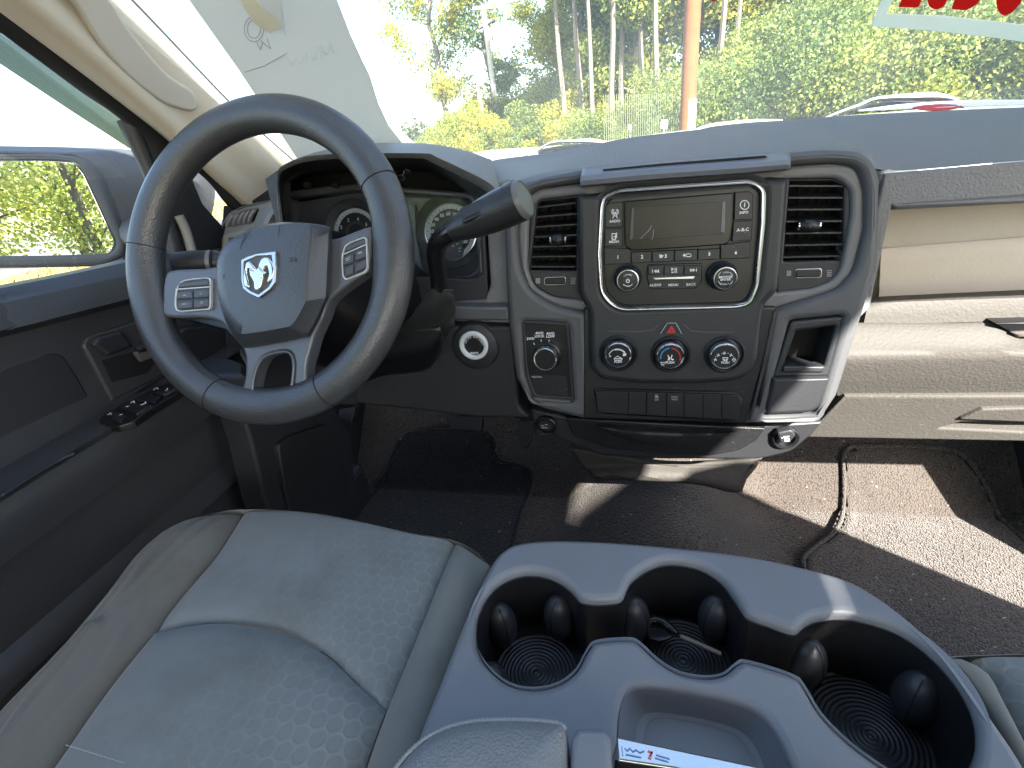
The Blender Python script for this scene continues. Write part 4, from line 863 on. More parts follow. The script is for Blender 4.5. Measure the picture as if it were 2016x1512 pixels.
strokes('position_marks', [[(1050.5, 675), (1052.5, 678.5)], [(1065, 668.5), (1066, 672.5)], [(1081.5, 669), (1080.5, 673)]], 1.3, SP, -.0035, PRINT, q)
nb = plate('neutral_cover', [(1046, 736, 2), (1115, 741, 2), (1119, 788, 2), (1051, 780, 3)], SP, -.002, .008, .001, DARK, q); text('NEUTRAL', 1056.5, 742, 3.2, SP, -.0015, GPRINT, nb)
plate('tray_lip', [(1050, 783, 2), (1122, 790, 2), (1122, 795, 2), (1052, 790, 2)], SP, .002, .008, .002, TRIM, q)
# right storage cubby and blank panel
cb = plate('cubby_frame', [(1557, 632, 8), (1663, 622, 8), (1636, 741, 1), (1522, 742, 1)], SP, -.004, .05, .004, DARK2, D, holes=[[(1568, 652, 4), (1645, 642, 4), (1622, 722, 4), (1543, 722, 4)]])
plate('cubby_well', [(1560, 640), (1655, 632), (1630, 735), (1535, 735)], SP, -.05, .01, .001, MATTE, cb)
plate('cubby_lip', [(1542, 721, 3), (1625, 721, 3), (1622, 734, 4), (1540, 734, 4)], SP, .0, .02, .003, DARK2, cb)
plate('blank_cover', [(1522, 745, 1), (1636, 743, 1), (1612, 806, 14), (1596, 814, 8), (1512, 818, 12), (1507, 805, 8)], SP, .004, .02, .006, DARK2, D)
# bottom bin, sockets and lower cover
BP = tilt(.668, -.40, 0)
plate('lower_surround', [(1045, 806), (1147, 828), (1470, 838), (1622, 830, 6), (1604, 852), (1560, 890, 14), (1500, 905, 20), (1300, 905), (1180, 897), (1100, 862), (1050, 840)], BP, -.004, .04, .005, DARK2, D)
bn = plate('ash_bin', [(1112, 823, 2), (1300, 833), (1508, 843, 2), (1490, 868), (1455, 888, 10), (1400, 898), (1322, 896), (1200, 884), (1128, 858, 6)], BP, .003, .02, .003, DARK, D)
loft('bin_pull', [[U(x, y, BP, .004) for x, y in ((1172, 836), (1250, 840), (1340, 843), (1420, 846), (1455, 848))], [U(x, y, BP, .024) for x, y in ((1185, 842), (1255, 852), (1340, 856), (1410, 855), (1440, 852))], [U(x, y, BP, .012) for x, y in ((1200, 852), (1260, 868), (1330, 874), (1390, 866), (1430, 856))], [U(x, y, BP, .0) for x, y in ((1195, 852), (1255, 872), (1330, 880), (1395, 870), (1440, 856))]], DARK2, bn, 30, 5)
s1 = lathe('power_socket', U(1546, 862, BP, .0), BP.n, [(.019, -.01), (.019, .002), (.017, .004), (.013, .003), (.012, -.02), (0, -.02)], BLACK, D, 28)
plate('socket_cover', [(1530, 852, 5), (1560, 846, 7), (1568, 858, 5), (1555, 872, 5), (1536, 874, 5)], BP, .012, .012, .003, DARK2, s1); strokes('socket_mark', [[(1539, 862), (1541, 862)], [(1543, 860), (1554, 859)], [(1544, 864), (1553, 863), (1554, 868), (1545, 868)]], 1.6, BP, .0128, PRINT, s1)
s2 = lathe('power_socket', U(1075, 838, BP, .0), BP.n, [(.018, -.01), (.018, .003), (.016, .005), (.0125, .004), (.012, -.02), (0, -.02)], BLACK, D, 28)
strokes('socket_mark', [[(1066, 838), (1071, 838)], [(1073, 836), (1078, 836)], [(1066, 842), (1078, 842)]], 1.3, BP, .006, GPRINT, s2)
loft('tunnel_cover', [[at(x, y, .80) for x, y in ((1120, 880), (1262, 905), (1350, 912), (1480, 903), (1500, 895))], [at(x, y, .80) for x, y in ((1150, 920), (1262, 915), (1350, 918), (1470, 915), (1492, 905))], [at(x, y, .78) for x, y in ((1168, 934), (1280, 938), (1380, 944), (1440, 958), (1462, 959))], [at(x, y, .80) for x, y in ((1168, 938), (1280, 943), (1378, 950), (1436, 964), (1462, 963))]], LG, D, 40, 4, thick=.01)
# ---------------- driver's side of the dash
PDs = tilt(.70, -.18, 10)
plate('column_side_panel', [(935, 372), (998, 352), (1010, 440), (1008, 560), (1012, 640), (866, 632), (858, 598), (955, 590), (965, 560), (955, 400)], PDs, .0, .03, .005, PAD, D)
plate('cluster_surround', [(520, 352), (560, 325), (700, 308), (840, 310), (960, 366), (955, 440), (962, 594), (850, 604), (700, 640), (560, 640), (545, 450)], PDs, -.01, .02, .003, DARK2, D, holes=[[(556, 352, 6), (612, 326), (695, 318), (825, 318, 10), (942, 375, 6), (944, 440), (950, 540, 12), (930, 549, 6), (820, 545), (700, 545), (560, 545)]])
# binnacle hood: from rolled front lip back to the silhouette
lip = [(562, 470), (552, 400), (549, 352), (560, 334), (607, 317), (695, 311), (825, 311), (852, 320), (951, 371), (968, 400)]
lipo = [(556, 470), (547, 400), (546, 345), (556, 326), (604, 307), (695, 300), (830, 299), (862, 307), (962, 352), (985, 380)]
sl = [(556, 470), (545, 395), (552, 338), (575, 318), (625, 299), (700, 285), (770, 281), (850, 284), (920, 298), (968, 316)]
loft('instrument_hood', [[at(x, y+3, .71) for x, y in lip], [at(x, y, .665) for x, y in lip], [at(x, y, .66) for x, y in [((a+c)/2, (b+d)/2) for (a, b), (c, d) in zip(lip, lipo)]], [at(x, y, .68) for x, y in lipo], [at(x, y, .84) for x, y in sl], [at(x, y+10, 1.0) for x, y in sl], [at(x, y+40, 1.08) for x, y in sl]], PAD, D, 70, 4)
loft('hood_inner_wall', [[at(x, y, .672) for x, y in lip], [at(x, y, .82) for x, y in ((575, 470), (566, 420), (570, 372), (590, 352), (640, 342), (710, 338), (820, 337), (860, 345), (925, 385), (935, 420))], [at(x, y, .88) for x, y in ((575, 470), (566, 400), (566, 355), (580, 335), (640, 322), (710, 318), (820, 318), (870, 330), (935, 372), (950, 420))]], BLACK, D, 60, 4)
for x, y in ((605, 365), (661, 366), (801, 338), (790, 350)): lathe('hood_fastener', at(x, y, .745), (0.2, -.6, -.7), [(.006, -.002), (.006, .001), (.004, .002), (0, .0015)], SATCH if x > 700 else RUBBER, D, 12)
# lower knee panel, ledge, ignition boss
PK = tilt(.665, -.30, 4)
plate('knee_panel', [(770, 650), (865, 640), (1008, 642, 3), (1022, 800, 10), (1040, 822), (950, 824), (850, 812), (700, 795), (690, 740), (752, 735, 8), (838, 730, 14), (862, 690)], PK, 0, .04, .006, KNEE, D)
plate('left_knee_panel', [(440, 640), (600, 600), (840, 620), (845, 735), (700, 800), (560, 790), (445, 760)], tilt(.72, -.30, 4), 0, .04, .006, KNEE, D)
plate('ledge', [(866, 604, 3), (1000, 604), (1003, 632, 3), (866, 630, 3)], PK, .004, .03, .004, TRIM, D)
lathe('ignition_boss', U(936, 682, PK, 0), PK.n, [(.040, -.004), (.036, .004), (.029, .007), (0, .007)], KNEE, D, 40)
ig = lathe('ignition_ring', U(933, 680, PK, .008), PK.n, [(.0225, -.003), (.023, .002), (.0205, .0045), (.0175, .004), (.0158, .0015), (.0155, -.004)], SILVER, D, 44)
lathe('ignition_face', U(933, 680, PK, .007), PK.n, [(.0158, 0), (.0125, .001), (.0120, -.001), (.0105, .0), (.0098, .0012), (0, .0012)], BLACK, ig, 36)
bx_c = U(935, 681, PK, .0085); plate('key_slot', [(928.5, 674), (936.5, 671), (943, 684), (939, 691), (934, 690)], PK, .0095, .002, .0004, MATTE, ig)
arctext('ACC RUN START', 933, 679, 16.2, 62, 3.6, PK, .0082, PRINT, ig, 10.5); arctext('OFF', 933, 679, 16.2, 150, 3.6, PK, .0082, PRINT, ig, 11); text('ENGINE', 934, 695, 3.0, PK, .0082, PRINT, ig)
# outboard vent and headlamp panel at the driver door
PV = tilt(.82, -.15, 12)
ov = plate('outboard_vent_panel', [(432, 520), (434, 470, 4), (446, 432, 12), (470, 410, 10), (545, 391), (575, 396), (575, 480), (500, 540)], PV, 0, .04, .006, CHAN, D, holes=[[(452, 430, 3), (462, 422, 3), (507, 412, 2), (497, 436, 2), (448, 445, 2)]])
plate('vent_well', [(440, 405), (520, 400), (515, 450), (436, 455)], PV, -.03, .01, .001, MATTE, ov)
for k in range(5): x = 452+k*10.2; tube('slat', [U(x-2, 444-k*1.6, PV, -.002), U(x+2, 432-k*2, PV, .0), U(x+10, 423-k*2.6, PV, -.006)], .004, CHAN, ov, 6, 8, flat=1)
plate('lamp_switch_panel', [(437, 500, 2), (440, 462, 3), (493, 449, 3), (494, 470), (440, 530)], PV, .003, .01, .002, plastic('pale_switch_frame', (.22, .23, .21), .5), ov, holes=[[(449, 505), (449, 470, 1), (490, 462), (470, 512)]])
plate('switch_dark', [(446, 530), (446, 466), (494, 455), (500, 510)], PV, -.002, .003, .0005, BLACK, ov)
loft('side_roll', [[at(x, y, .80) for x, y in ((498, 480), (502, 440), (520, 405), (545, 392))], [at(x, y, .76) for x, y in ((515, 480), (522, 440), (540, 410), (552, 400))], [at(x, y, .78) for x, y in ((545, 480), (548, 450), (556, 420), (562, 405))]], PAD, D, 20, 6)
plate('dash_end_cap', [(395, 640), (385, 520), (430, 470), (440, 420), (470, 402), (560, 380), (560, 640), (430, 700)], tilt(.90, -.2, 0), 0, .02, .002, DARK2, D)
loft('dash_side_wing', [[at(x, y, 1.05) for x, y in ((470, 412), (520, 385), (560, 370), (640, 340))], [at(x, y, .9) for x, y in ((440, 430), (470, 407), (545, 390), (600, 380))], [at(x, y, .84) for x, y in ((436, 450), (462, 415), (545, 393), (600, 390))]], PAD, D, 20, 4)
# ================================================================= INSTRUMENTS
IC = thing('instrument_cluster', 'instrument cluster with speedometer and tachometer under the dark hood', 'instrument cluster', (-.35, .80, -.12))
IP = tilt(.80, -.13, 14)
FACE = plastic('cluster_face', (.07, .075, .085), .35, coat=.3)
plate('face_panel', [(552, 470), (575, 400), (700, 380), (930, 395), (945, 480), (945, 548), (700, 570), (560, 570)], IP, -.012, .01, .001, FACE, IC)
DIALF = plastic('dial_face', (.028, .032, .037), .4); RIMB = plastic('dial_scale_ring', (.55, .60, .62), .45)
def gauge(name, cx, cy, rp, nums, a0, a1, nr, th, ticks, lab):
    m = mpp(cx, cy, IP); R = rp*m; c = U(cx, cy, IP)
    g = lathe(name, c, IP.n, [(R*1.34, -.010), (R*1.36, .002), (R*1.33, .003), (R*1.30, .000), (R*1.05, -.008)], FACE, IC, 56)
    lathe('dial', c, IP.n, [(R*.99, -.007), (R*.80, -.007), (R*.5, -.007), (0, -.007)], DIALF, g, 48)
    lathe('scale_ring', c, IP.n, [(R*.98, -.0068), (R*.98, -.0055), (R*.82, -.0062), (R*.82, -.0068)], RIMB, g, 56)
    lathe('bright_rim', c, IP.n, [(R*1.03, -.008), (R*1.03, -.0045), (R*.985, -.004), (R*.98, -.006)], SATCH, g, 56)
    lathe('hub_ring', c, IP.n, [(R*.5, -.0069), (R*.49, -.0055), (R*.40, -.006), (R*.39, -.0069)], FACE, g, 40)
    T = []
    for i in range(ticks+1):
        a = math.radians(a0+(a1-a0)*i/ticks); l = .84 if i % 2 == 0 else .9
        T.append([(cx+math.cos(a)*rp*l, cy-math.sin(a)*rp*l), (cx+math.cos(a)*rp*.97, cy-math.sin(a)*rp*.97)])
    strokes('ticks', T, .9, IP, -.0054, DIALF, g)
    for i, s in enumerate(nums):
        a = math.radians(a0+(a1-a0)*i/(len(nums)-1)); text(s, cx+math.cos(a)*rp*nr, cy-math.sin(a)*rp*nr, th, IP, -.0064, PRINT, g, 'numeral')
    return g
sp_ = gauge('speedometer', 885, 456, 50, [str(10*i) for i in range(0, 13)], 222, -34, .70, 6.6, 24, '')
g2 = lathe('fuel_gauge', U(891, 491, IP, -.006), IP.n, [(.0205, 0), (.0205, .002), (.019, .0022), (.0188, .0005), (0, .0005)], FACE, sp_, 32)
lathe('fuel_rim', U(891, 491, IP, -.006), IP.n, [(.0205, .0022), (.0198, .0032), (.019, .0024)], SATCH, g2, 32)
strokes('needle', [[(884, 489), (871, 484)]], 2.0, IP, -.003, REDP, g2); strokes('gauge_ticks', [[(899, 481), (902, 479)], [(903, 489), (907, 488)], [(903, 494), (907, 495)], [(890, 485), (894, 484)]], 1.2, IP, -.004, PRINT, g2)
gauge('tachometer', 698, 460, 44, [str(i) for i in range(0, 8)], 232, -40, .66, 6.6, 28, '')
plate('centre_display', [(803, 403, 3), (816, 403, 3), (818, 450), (832, 545), (806, 547)], IP, -.004, .004, .001, plastic('lcd_pale', (.16, .20, .21), .35), IC)
LEN = meshobj('clear_cover', [U(x, y, IP, .012) for x, y in ((568, 385), (940, 385), (948, 548), (566, 560))], [(0, 1, 2, 3)], LENS, IC, False)
plate('cluster_bezel', [(560, 375), (700, 360), (935, 380, 8), (948, 430), (952, 545, 14), (936, 556, 8), (560, 575)], IP, .016, .03, .004, FACE, IC, holes=[[(566, 390), (700, 375), (926, 392, 10), (937, 430), (940, 530, 14), (922, 541, 10), (566, 556)]])
# ================================================================= RADIO
RD = thing('car_radio', 'dark car radio with blank screen in a rounded satin silver frame', 'radio', (.065, .66, -.15))
RO = .012
def rr_(d): return [(1187+d, 392+d, 14), (1215+d, 376+d, 16), (1350, 366+d), (1480-d, 357+d, 16), (1504-d, 372+d, 18), (1502-d, 440), (1490-d, 560, 6), (1476-d, 597-d, 24), (1450-d, 602-d, 10), (1215+d, 608-d, 26), (1186+d, 580-d, 18), (1181+d, 500)]
plate('frame', rr_(-4), SP, RO+.008, .02, .004, SATCH, RD, holes=[rr_(3)])
plate('inner_bevel', rr_(2), SP, RO+.0, .012, .003, DARK, RD, holes=[rr_(7)])
plate('faceplate', rr_(5), SP, RO-.003, .02, .002, BLACK, RD)
BO = RO+.002
def btn(pts, r=1, o=0.0): return plate('button', [(x, y, r) if not (isinstance(z, tuple)) else z for z in pts for x, y in [z[:2]]], SP, BO+o, .008, .0012, DARK, RD)
def quadb(x0, y0, x1, y1, x2, y2, x3, y3, r=1.2, rs=None):
    c = [(x0, y0), (x1, y1), (x2, y2), (x3, y3)]; rs = rs or [r]*4
    return plate('button', [(a, b, q) for (a, b), q in zip(c, rs)], SP, BO, .008, .0011, DARK, RD)
B = quadb(1193, 400, 1227, 397, 1226, 447, 1191, 449, rs=[12, 1, 1, 1])
strokes('tower_mark', [[(1206.5, 430), (1211, 417), (1215.5, 430)], [(1208, 425), (1214, 425)], arc(1211, 417, 4, 5, 120, 240, 5), arc(1211, 417, 4, 5, -60, 60, 5), arc(1211, 417, 6.5, 7, 130, 230, 5), arc(1211, 417, 6.5, 7, -50, 50, 5)], 1.2, SP, BO+.0002, PRINT, B); text('RADIO', 1210.5, 435.5, 4.8, SP, BO+.0002, PRINT, B, bold=.02)
B = quadb(1191, 451, 1226, 449, 1226, 485, 1190, 486)
strokes('phone_mark', [[(1205, 460), (1212, 460), (1212, 471), (1205, 471), (1205, 460)], [(1214, 458), (1214, 468)], [(1208, 466), (1211, 466)]], 1.5, SP, BO+.0002, PRINT, B); text('MEDIA', 1209, 476, 4.8, SP, BO+.0002, PRINT, B, bold=.02)
B = quadb(1447, 378, 1484, 376, 1482, 432, 1445, 434, rs=[1, 14, 1, 1])
strokes('info_ring', [arc(1466, 403.5, 8.6, 8.8, 0, 360, 24)], 1.6, SP, BO+.0002, PRINT, B); text('i', 1466, 403.5, 9, SP, BO+.0002, PRINT, B, bold=.04); text('INFO', 1464.5, 418.5, 5, SP, BO+.0002, PRINT, B)
B = quadb(1444, 436, 1482, 434, 1480, 473, 1441, 476); text('A-B-C', 1462.5, 452.5, 6.2, SP, BO+.0002, PRINT, B, bold=.02)
xr = [(1190, 1242), (1243, 1283), (1284, 1327), (1328, 1373), (1374, 1417), (1418.5, 1478)]
lab = ['1', '2', '', '', '5', '6']; lx = [(1216.5, 506.5), (1264, 506), 0, 0, (1396.5, 500), (1449, 497.5)]
for k, (a, b) in enumerate(xr):
    tl = 488 if k == 0 else 496-(a-1243)*.04; tr = 490 if k == 0 else 496-(b-1243)*.04
    if k == 5: tl, tr = 482, 475
    bl = 521-(a-1190)*.045; br = 521-(b-1190)*.045
    B = quadb(a, tl, b, tr, b-(1 if k == 5 else 0), br, a, bl, .8)
    if lab[k]: text(lab[k], lx[k][0], lx[k][1], 6.6, SP, BO+.0002, PRINT, B, bold=.03)
    if k == 2: text('3', 1310.5, 504.5, 6.6, SP, BO+.0002, PRINT, B, bold=.03); strokes('shuffle_mark', [[(1298, 502), (1302, 502), (1304, 505), (1306, 502.5)], [(1298, 504.5), (1305, 504.5)], [(1299, 507), (1304, 507)]], 1.4, SP, BO+.0002, PRINT, B)
    if k == 3: text('4', 1346.5, 503, 6.6, SP, BO+.0002, PRINT, B, bold=.03); strokes('repeat_mark', [arc(1355.5, 502.5, 5.5, 3, 0, 330, 16)], 1.5, SP, BO+.0002, PRINT, B)
sc = plate('screen_surround', [(1229, 396, 2), (1330, 388), (1444, 379, 2), (1443, 440), (1438, 474, 6), (1428, 482, 10), (1330, 489), (1243, 494, 10), (1230, 484, 6)], SP, BO+.003, .008, .0015, plastic('screen_gloss', (.005, .005, .005), .22, var=0, spec=.25), RD)
plate('display', [(1243, 408), (1425, 397), (1424, 461), (1241, 473)], SP, BO+.0035, .002, .0003, plastic('dead_lcd', (.022, .019, .014), .3, var=.1, spec=.3), sc)
plate('display_edge', [(1244, 409), (1248, 411), (1246, 468), (1240, 473)], SP, BO+.0045, .002, .0003, TRIM, sc); plate('display_edge', [(1422, 399), (1428, 396), (1427, 459), (1419, 456)], SP, BO+.0045, .002, .0003, CHAN, sc)
strokes('scratch', [[(1261, 470), (1272, 459), (1279, 452), (1283, 444)], [(1283, 472), (1286, 464), (1287, 452)]], .7, SP, BO+.004, GPRINT, sc)
CL = plate('control_cluster', [(1275, 521, 5), (1383, 518, 5), (1382, 552), (1373, 568, 8), (1279, 570, 8), (1273, 540)], SP, BO-.001, .008, .001, DARK, RD)
for a, b, s, x, y in ((1276, 1306, 'bk', 1290, 533.5), (1307.5, 1346, 'pl', 1327, 532), (1347.5, 1382, 'fw', 1366, 531)):
    tb = plate('button', [(a, 523, 1.5), (b, 522, 1.5), (b, 540, 1), (a, 541, 1)], SP, BO+.0012, .006, .001, DARK, CL)
    def tri(cx, cy, s_): return [(cx-s_, cy-2.6), (cx+s_, cy), (cx-s_, cy+2.6), (cx-s_, cy-2.6)]
    o = BO+.0016
    if s == 'bk': strokes('skip_mark', [[(1284.5, 531), (1284.5, 537)], tri(1290, 534, -1.8), tri(1295, 533.8, -1.8)], 1.3, SP, o, PRINT, tb)
    if s == 'pl': strokes('play_mark', [tri(1324, 530, 1.8), [(1329, 527.5), (1329, 533)], [(1332, 527.5), (1332, 533)]], 1.3, SP, o, PRINT, tb); text('MUTE', 1327.5, 536, 3, SP, o, PRINT, tb)
    if s == 'fw': strokes('skip_mark', [tri(1361, 532, 1.8), tri(1366, 531.7, 1.8), [(1371, 528.7), (1371, 534.5)]], 1.3, SP, o, PRINT, tb)
plate('chrome_bar', [(1284, 547), (1370, 543, 1), (1366, 550, 1), (1290, 551.5, 1)], SP, BO+.004, .005, .0012, SATCH, CL)
for s, x, y in (('AUDIO', 1290.5, 561.5), ('MENU', 1325.5, 561), ('BACK', 1360.5, 560)): text(s, x, y, 4.8, SP, BO-.0006, PRINT, CL, bold=.02)
def rknob(px, py, rp, off):
    m = mpp(px, py, SP, off); R = rp*m; c = U(px, py, SP, off)
    k = lathe('radio_knob', c, SN, [(R*1.3, -.022), (R*1.18, -.020), (R*1.12, -.004), (R*1.0, -.0006), (R*.62, 0), (0, 0)], DARK, RD, 44)
    lathe('knob_ring', c, SN, [(R*.99, -.0015), (R*.97, .0012), (R*.90, .0014), (R*.87, -.0005)], SATCH, k, 44); lathe('inner_ring', c, SN, [(R*.74, -.0005), (R*.72, .0008), (R*.69, -.0005)], SATCH, k, 40)
    return k
K = rknob(1236, 552, 22, .036); o = .0372
strokes('power_mark', [arc(1236, 553, 3.2, 3.4, -60, 240, 12), [(1236, 548.5), (1236, 552.5)], arc(1236, 552, 11.5, 11.5, 40, 140, 10)], 1.2, SP, o, PRINT, K); arctext('VOLUME', 1236, 552, 11.5, 90, 2.8, SP, o, PRINT, K, 15)
K = rknob(1428, 548, 24, .038); o = .0392
text('BROWSE', 1428.5, 545.5, 4.4, SP, o, PRINT, K, bold=.02); text('ENTER', 1428.5, 550.5, 4.4, SP, o, PRINT, K, bold=.02); arctext('TUNE', 1428, 548, 13, 90, 3, SP, o, PRINT, K, 14); arctext('SCROLL', 1428, 548, 13, -90, 3, SP, o, PRINT, K, 14, flip=True)
strokes('knob_arcs', [arc(1428, 548, 15, 15, 200, 235, 4), arc(1428, 548, 15, 15, 305, 340, 4), arc(1428, 548, 15, 15, 20, 55, 4), arc(1428, 548, 15, 15, 125, 160, 4)], 1, SP, o, PRINT, K)
# ================================================================= STEERING WHEEL
WC = V((-.4234, .5096, -.1038)); WT = 26.44
WH = Plane(WC, (0, -math.cos(math.radians(WT)), math.sin(math.radians(WT)))); WN = WH.n
SW = thing('steering_wheel', 'worn black leather steering wheel with satin spokes and chrome badge', 'steering wheel', tuple(WC))
def wpos(a, R, h=0.0): return WC + (WH.u*math.cos(a) + WH.v*math.sin(a))*R + WN*h
RC = .1738
def adeg(px, py): q = U(px, py, WH)-WC; return math.atan2(q.dot(WH.v), q.dot(WH.u))
NS, NT = 160, 20; Vv = []; Fs = []
a_l = adeg(330, 575); a_r = adeg(760, 500); a_b = adeg(540, 820)
def near(a, b, w_): d = (a-b+math.pi) % (2*math.pi)-math.pi; return math.exp(-(d/w_)**2)
for i in range(NS):
    a = 2*math.pi*i/NS; k_ = near(a, a_l, .24)*.8+near(a, a_r, .26)*.75+near(a, a_b, .32)*.45
    for j in range(NT):
        g = 2*math.pi*j/NT; ri = .0212*(1+.30*k_*(1 if math.cos(g) < 0 else 0)); rh = .0196*(1-.05*k_)
        x = math.cos(g)*ri; h = math.sin(g)*rh
        Vv.append(wpos(a, RC + x, h))
for i in range(NS):
    for j in range(NT): Fs.append((i*NT+j, i*NT+(j+1) % NT, ((i+1) % NS)*NT+(j+1) % NT, ((i+1) % NS)*NT+j))
rim = meshobj('rim', Vv, Fs, LEATH, SW)
for px, py in ((762, 350), (306, 488), (420, 798), (650, 782)):
    a = adeg(px, py); pts = []
    for j in range(28):
        g = 2*math.pi*j/28; pts.append(wpos(a, RC+math.cos(g)*.0216, math.sin(g)*.0199))
    tube('seam', pts, .0005, MATTE, rim, 6, closed=True)
def Z5(x, y): return (240+x/2.2233, 180+y/2.2233)
# spoke frame
sp_out = [Z5(*p) for p in [(186, 985), (176, 910), (178, 850), (190, 800), (225, 780), (418, 765), (520, 700), (700, 640), (910, 645), (990, 622), (1084, 590), (1092, 640), (1080, 775), (1055, 800), (960, 868), (905, 920), (880, 990), (845, 1060), (825, 1130), (806, 1200), (800, 1310), (740, 1360), (650, 1392), (580, 1385), (505, 1358), (530, 1280), (538, 1200), (528, 1130), (470, 1060), (440, 1020), (400, 1000), (330, 990)]]
hole = [Z5(*p) for p in [(580, 1340), (573, 1290), (590, 1215), (620, 1165), (670, 1145), (725, 1140), (748, 1165), (752, 1220), (742, 1300), (725, 1335), (660, 1356), (610, 1357)]]
plate('spoke_frame', sp_out, WH, .006, .018, .004, SATIN, SW, holes=[hole], sm=3)
plate('spoke_back', [Z5(*p) for p in [(195, 975), (190, 810), (430, 780), (900, 655), (1040, 630), (1050, 780), (940, 855), (830, 1100), (790, 1290), (760, 1200), (765, 1130), (600, 1120), (560, 1250), (530, 1330), (545, 1190), (450, 1050)]], WH, -.012, .02, .004, BLACK, SW, sm=2)
tube('hole_lip', [U(x, y, WH, .0065) for x, y in smooth_closed(hole, 3)], .002, SATIN, SW, 8, closed=True)
# airbag cover: face ring and flank ring
face = [Z5(*p) for p in [(416, 790), (424, 730), (460, 672), (520, 630), (600, 598), (690, 582), (780, 578), (822, 585), (822, 680), (812, 780), (806, 900), (800, 930), (750, 1015), (700, 1035), (545, 1060), (500, 1048), (455, 985), (425, 890)]]
flank = [Z5(*p) for p in [(414, 800), (421, 728), (455, 668), (515, 624), (598, 590), (690, 573), (800, 575), (905, 592), (918, 640), (912, 780), (908, 880), (898, 920), (830, 1060), (780, 1080), (565, 1120), (520, 1108), (455, 1010), (424, 900)]]
n_ = 72
def ring(pts, off):
    P = [V(p) for p in smooth_closed(pts, 4)]; return [U(p[0], p[1], WH, off) for p in P]
R0 = ring(flank, .010); R1 = ring([((a[0]*.85+b[0]*.15), (a[1]*.85+b[1]*.15)) for a, b in zip(flank, face)], .020); R2 = ring([((a[0]*.1+b[0]*.9), (a[1]*.1+b[1]*.9)) for a, b in zip(flank, face)], .033)
R3 = ring(face, .0355)
cen = sum(R3, V((0, 0, 0)))/len(R3); R4 = [cen.lerp(p, .8)+WN*.0015 for p in R3]; R5 = [cen.lerp(p, .4)+WN*.003 for p in R3]
allr = [R0, R1, R2, R3, R4, R5]; Vv = [p for r in allr for p in r]; m_ = len(R0)
Fs = [(j*m_+i, j*m_+(i+1) % m_, (j+1)*m_+(i+1) % m_, (j+1)*m_+i) for j in range(5) for i in range(m_)]; Vv.append(cen+WN*.0035); Fs += [(5*m_+i, 5*m_+(i+1) % m_, 6*m_) for i in range(m_)]
ab = meshobj('airbag_cover', Vv, Fs, AIRBAG, SW, auto=50)
AO = .0392
groove = plastic('airbag_seam', (.03, .03, .031), .45)
strokes('seam_line', [[Z5(*p) for p in [(690, 585), (678, 700), (676, 760)]]], .9, WH, AO-.0022, groove, ab)
strokes('channel_line', [[Z5(*p) for p in [(541, 622), (520, 680), (508, 760), (512, 860), (540, 905), (596, 922)]]], 2.2, WH, AO-.0022, groove, ab)
# badge: shield outline with a stylised ram-like head
def ZB(x, y): return (400+x/6.72, 480+y/6.72)
bd = plate('badge', [ZB(*p) for p in [(502, 215), (580, 170), (700, 130), (950, 100), (955, 300), (945, 510), (880, 600), (730, 712), (600, 650), (530, 590), (508, 480)]], WH, AO+.001, .005, .0008, plastic('badge_ground', (.10, .10, .105), .5), ab, r=2)
plate('shield_outline', [ZB(*p) for p in [(500, 212), (580, 168), (700, 130), (955, 98), (962, 300), (948, 512), (880, 605), (730, 716), (598, 652), (526, 592), (504, 480)]], WH, AO+.003, .006, .0008, SATCH, bd, holes=[[ZB(*p) for p in [(530, 238), (700, 160), (905, 148), (918, 300), (908, 490), (860, 570), (728, 670), (620, 620), (550, 560), (530, 460)]]], r=1)
CB = plastic('badge_chrome', (.8, .82, .82), .16, metal=1, var=.02)
def bp(n_, pts, o): return plate(n_, [ZB(*p) for p in pts], WH, AO+o, .005, .0018, CB, bd, sm=3)
bp('horn', [(545, 320), (560, 250), (600, 228), (640, 260), (690, 330), (650, 380), (610, 340), (580, 330), (570, 400), (590, 470), (605, 560), (590, 580), (545, 560), (525, 460), (535, 380)], .0040)
bp('horn', [(720, 310), (760, 200), (820, 172), (880, 200), (920, 290), (925, 400), (895, 480), (850, 515), (838, 480), (860, 400), (850, 320), (835, 290), (800, 330), (770, 370)], .0040)
bp('head', [(600, 300), (650, 350), (700, 330), (730, 300), (780, 350), (830, 380), (790, 420), (780, 470), (760, 560), (735, 605), (700, 620), (670, 590), (660, 500), (620, 430), (610, 400)], .0058)
text('SRS', 511, 617, 5.0, WH, AO-.0026, DPRINT, ab, rot=.10, bold=.02); text('AIRBAG', 511.5, 623.5, 3.4, WH, AO-.0026, DPRINT, ab, rot=.10, bold=.02)
hm = lambda cx, cy: [[(cx-3, cy-4), (cx-3, cy+4)], [(cx-4, cy-3), (cx+1, cy-3)], [(cx-4, cy+3), (cx+1, cy+3)], [(cx+1, cy-3), (cx+5, cy-5)], [(cx+1, cy+3), (cx+5, cy+4)]]
strokes('horn_mark', hm(444, 545), 1.1, WH, AO-.0026, DPRINT, ab); strokes('horn_mark', [[(566, 515), (582, 512)], [(569, 509), (578, 508)], [(574, 516), (574, 510)], [(582, 507), (583, 516)]], 1.1, WH, AO-.0016, DPRINT, ab)
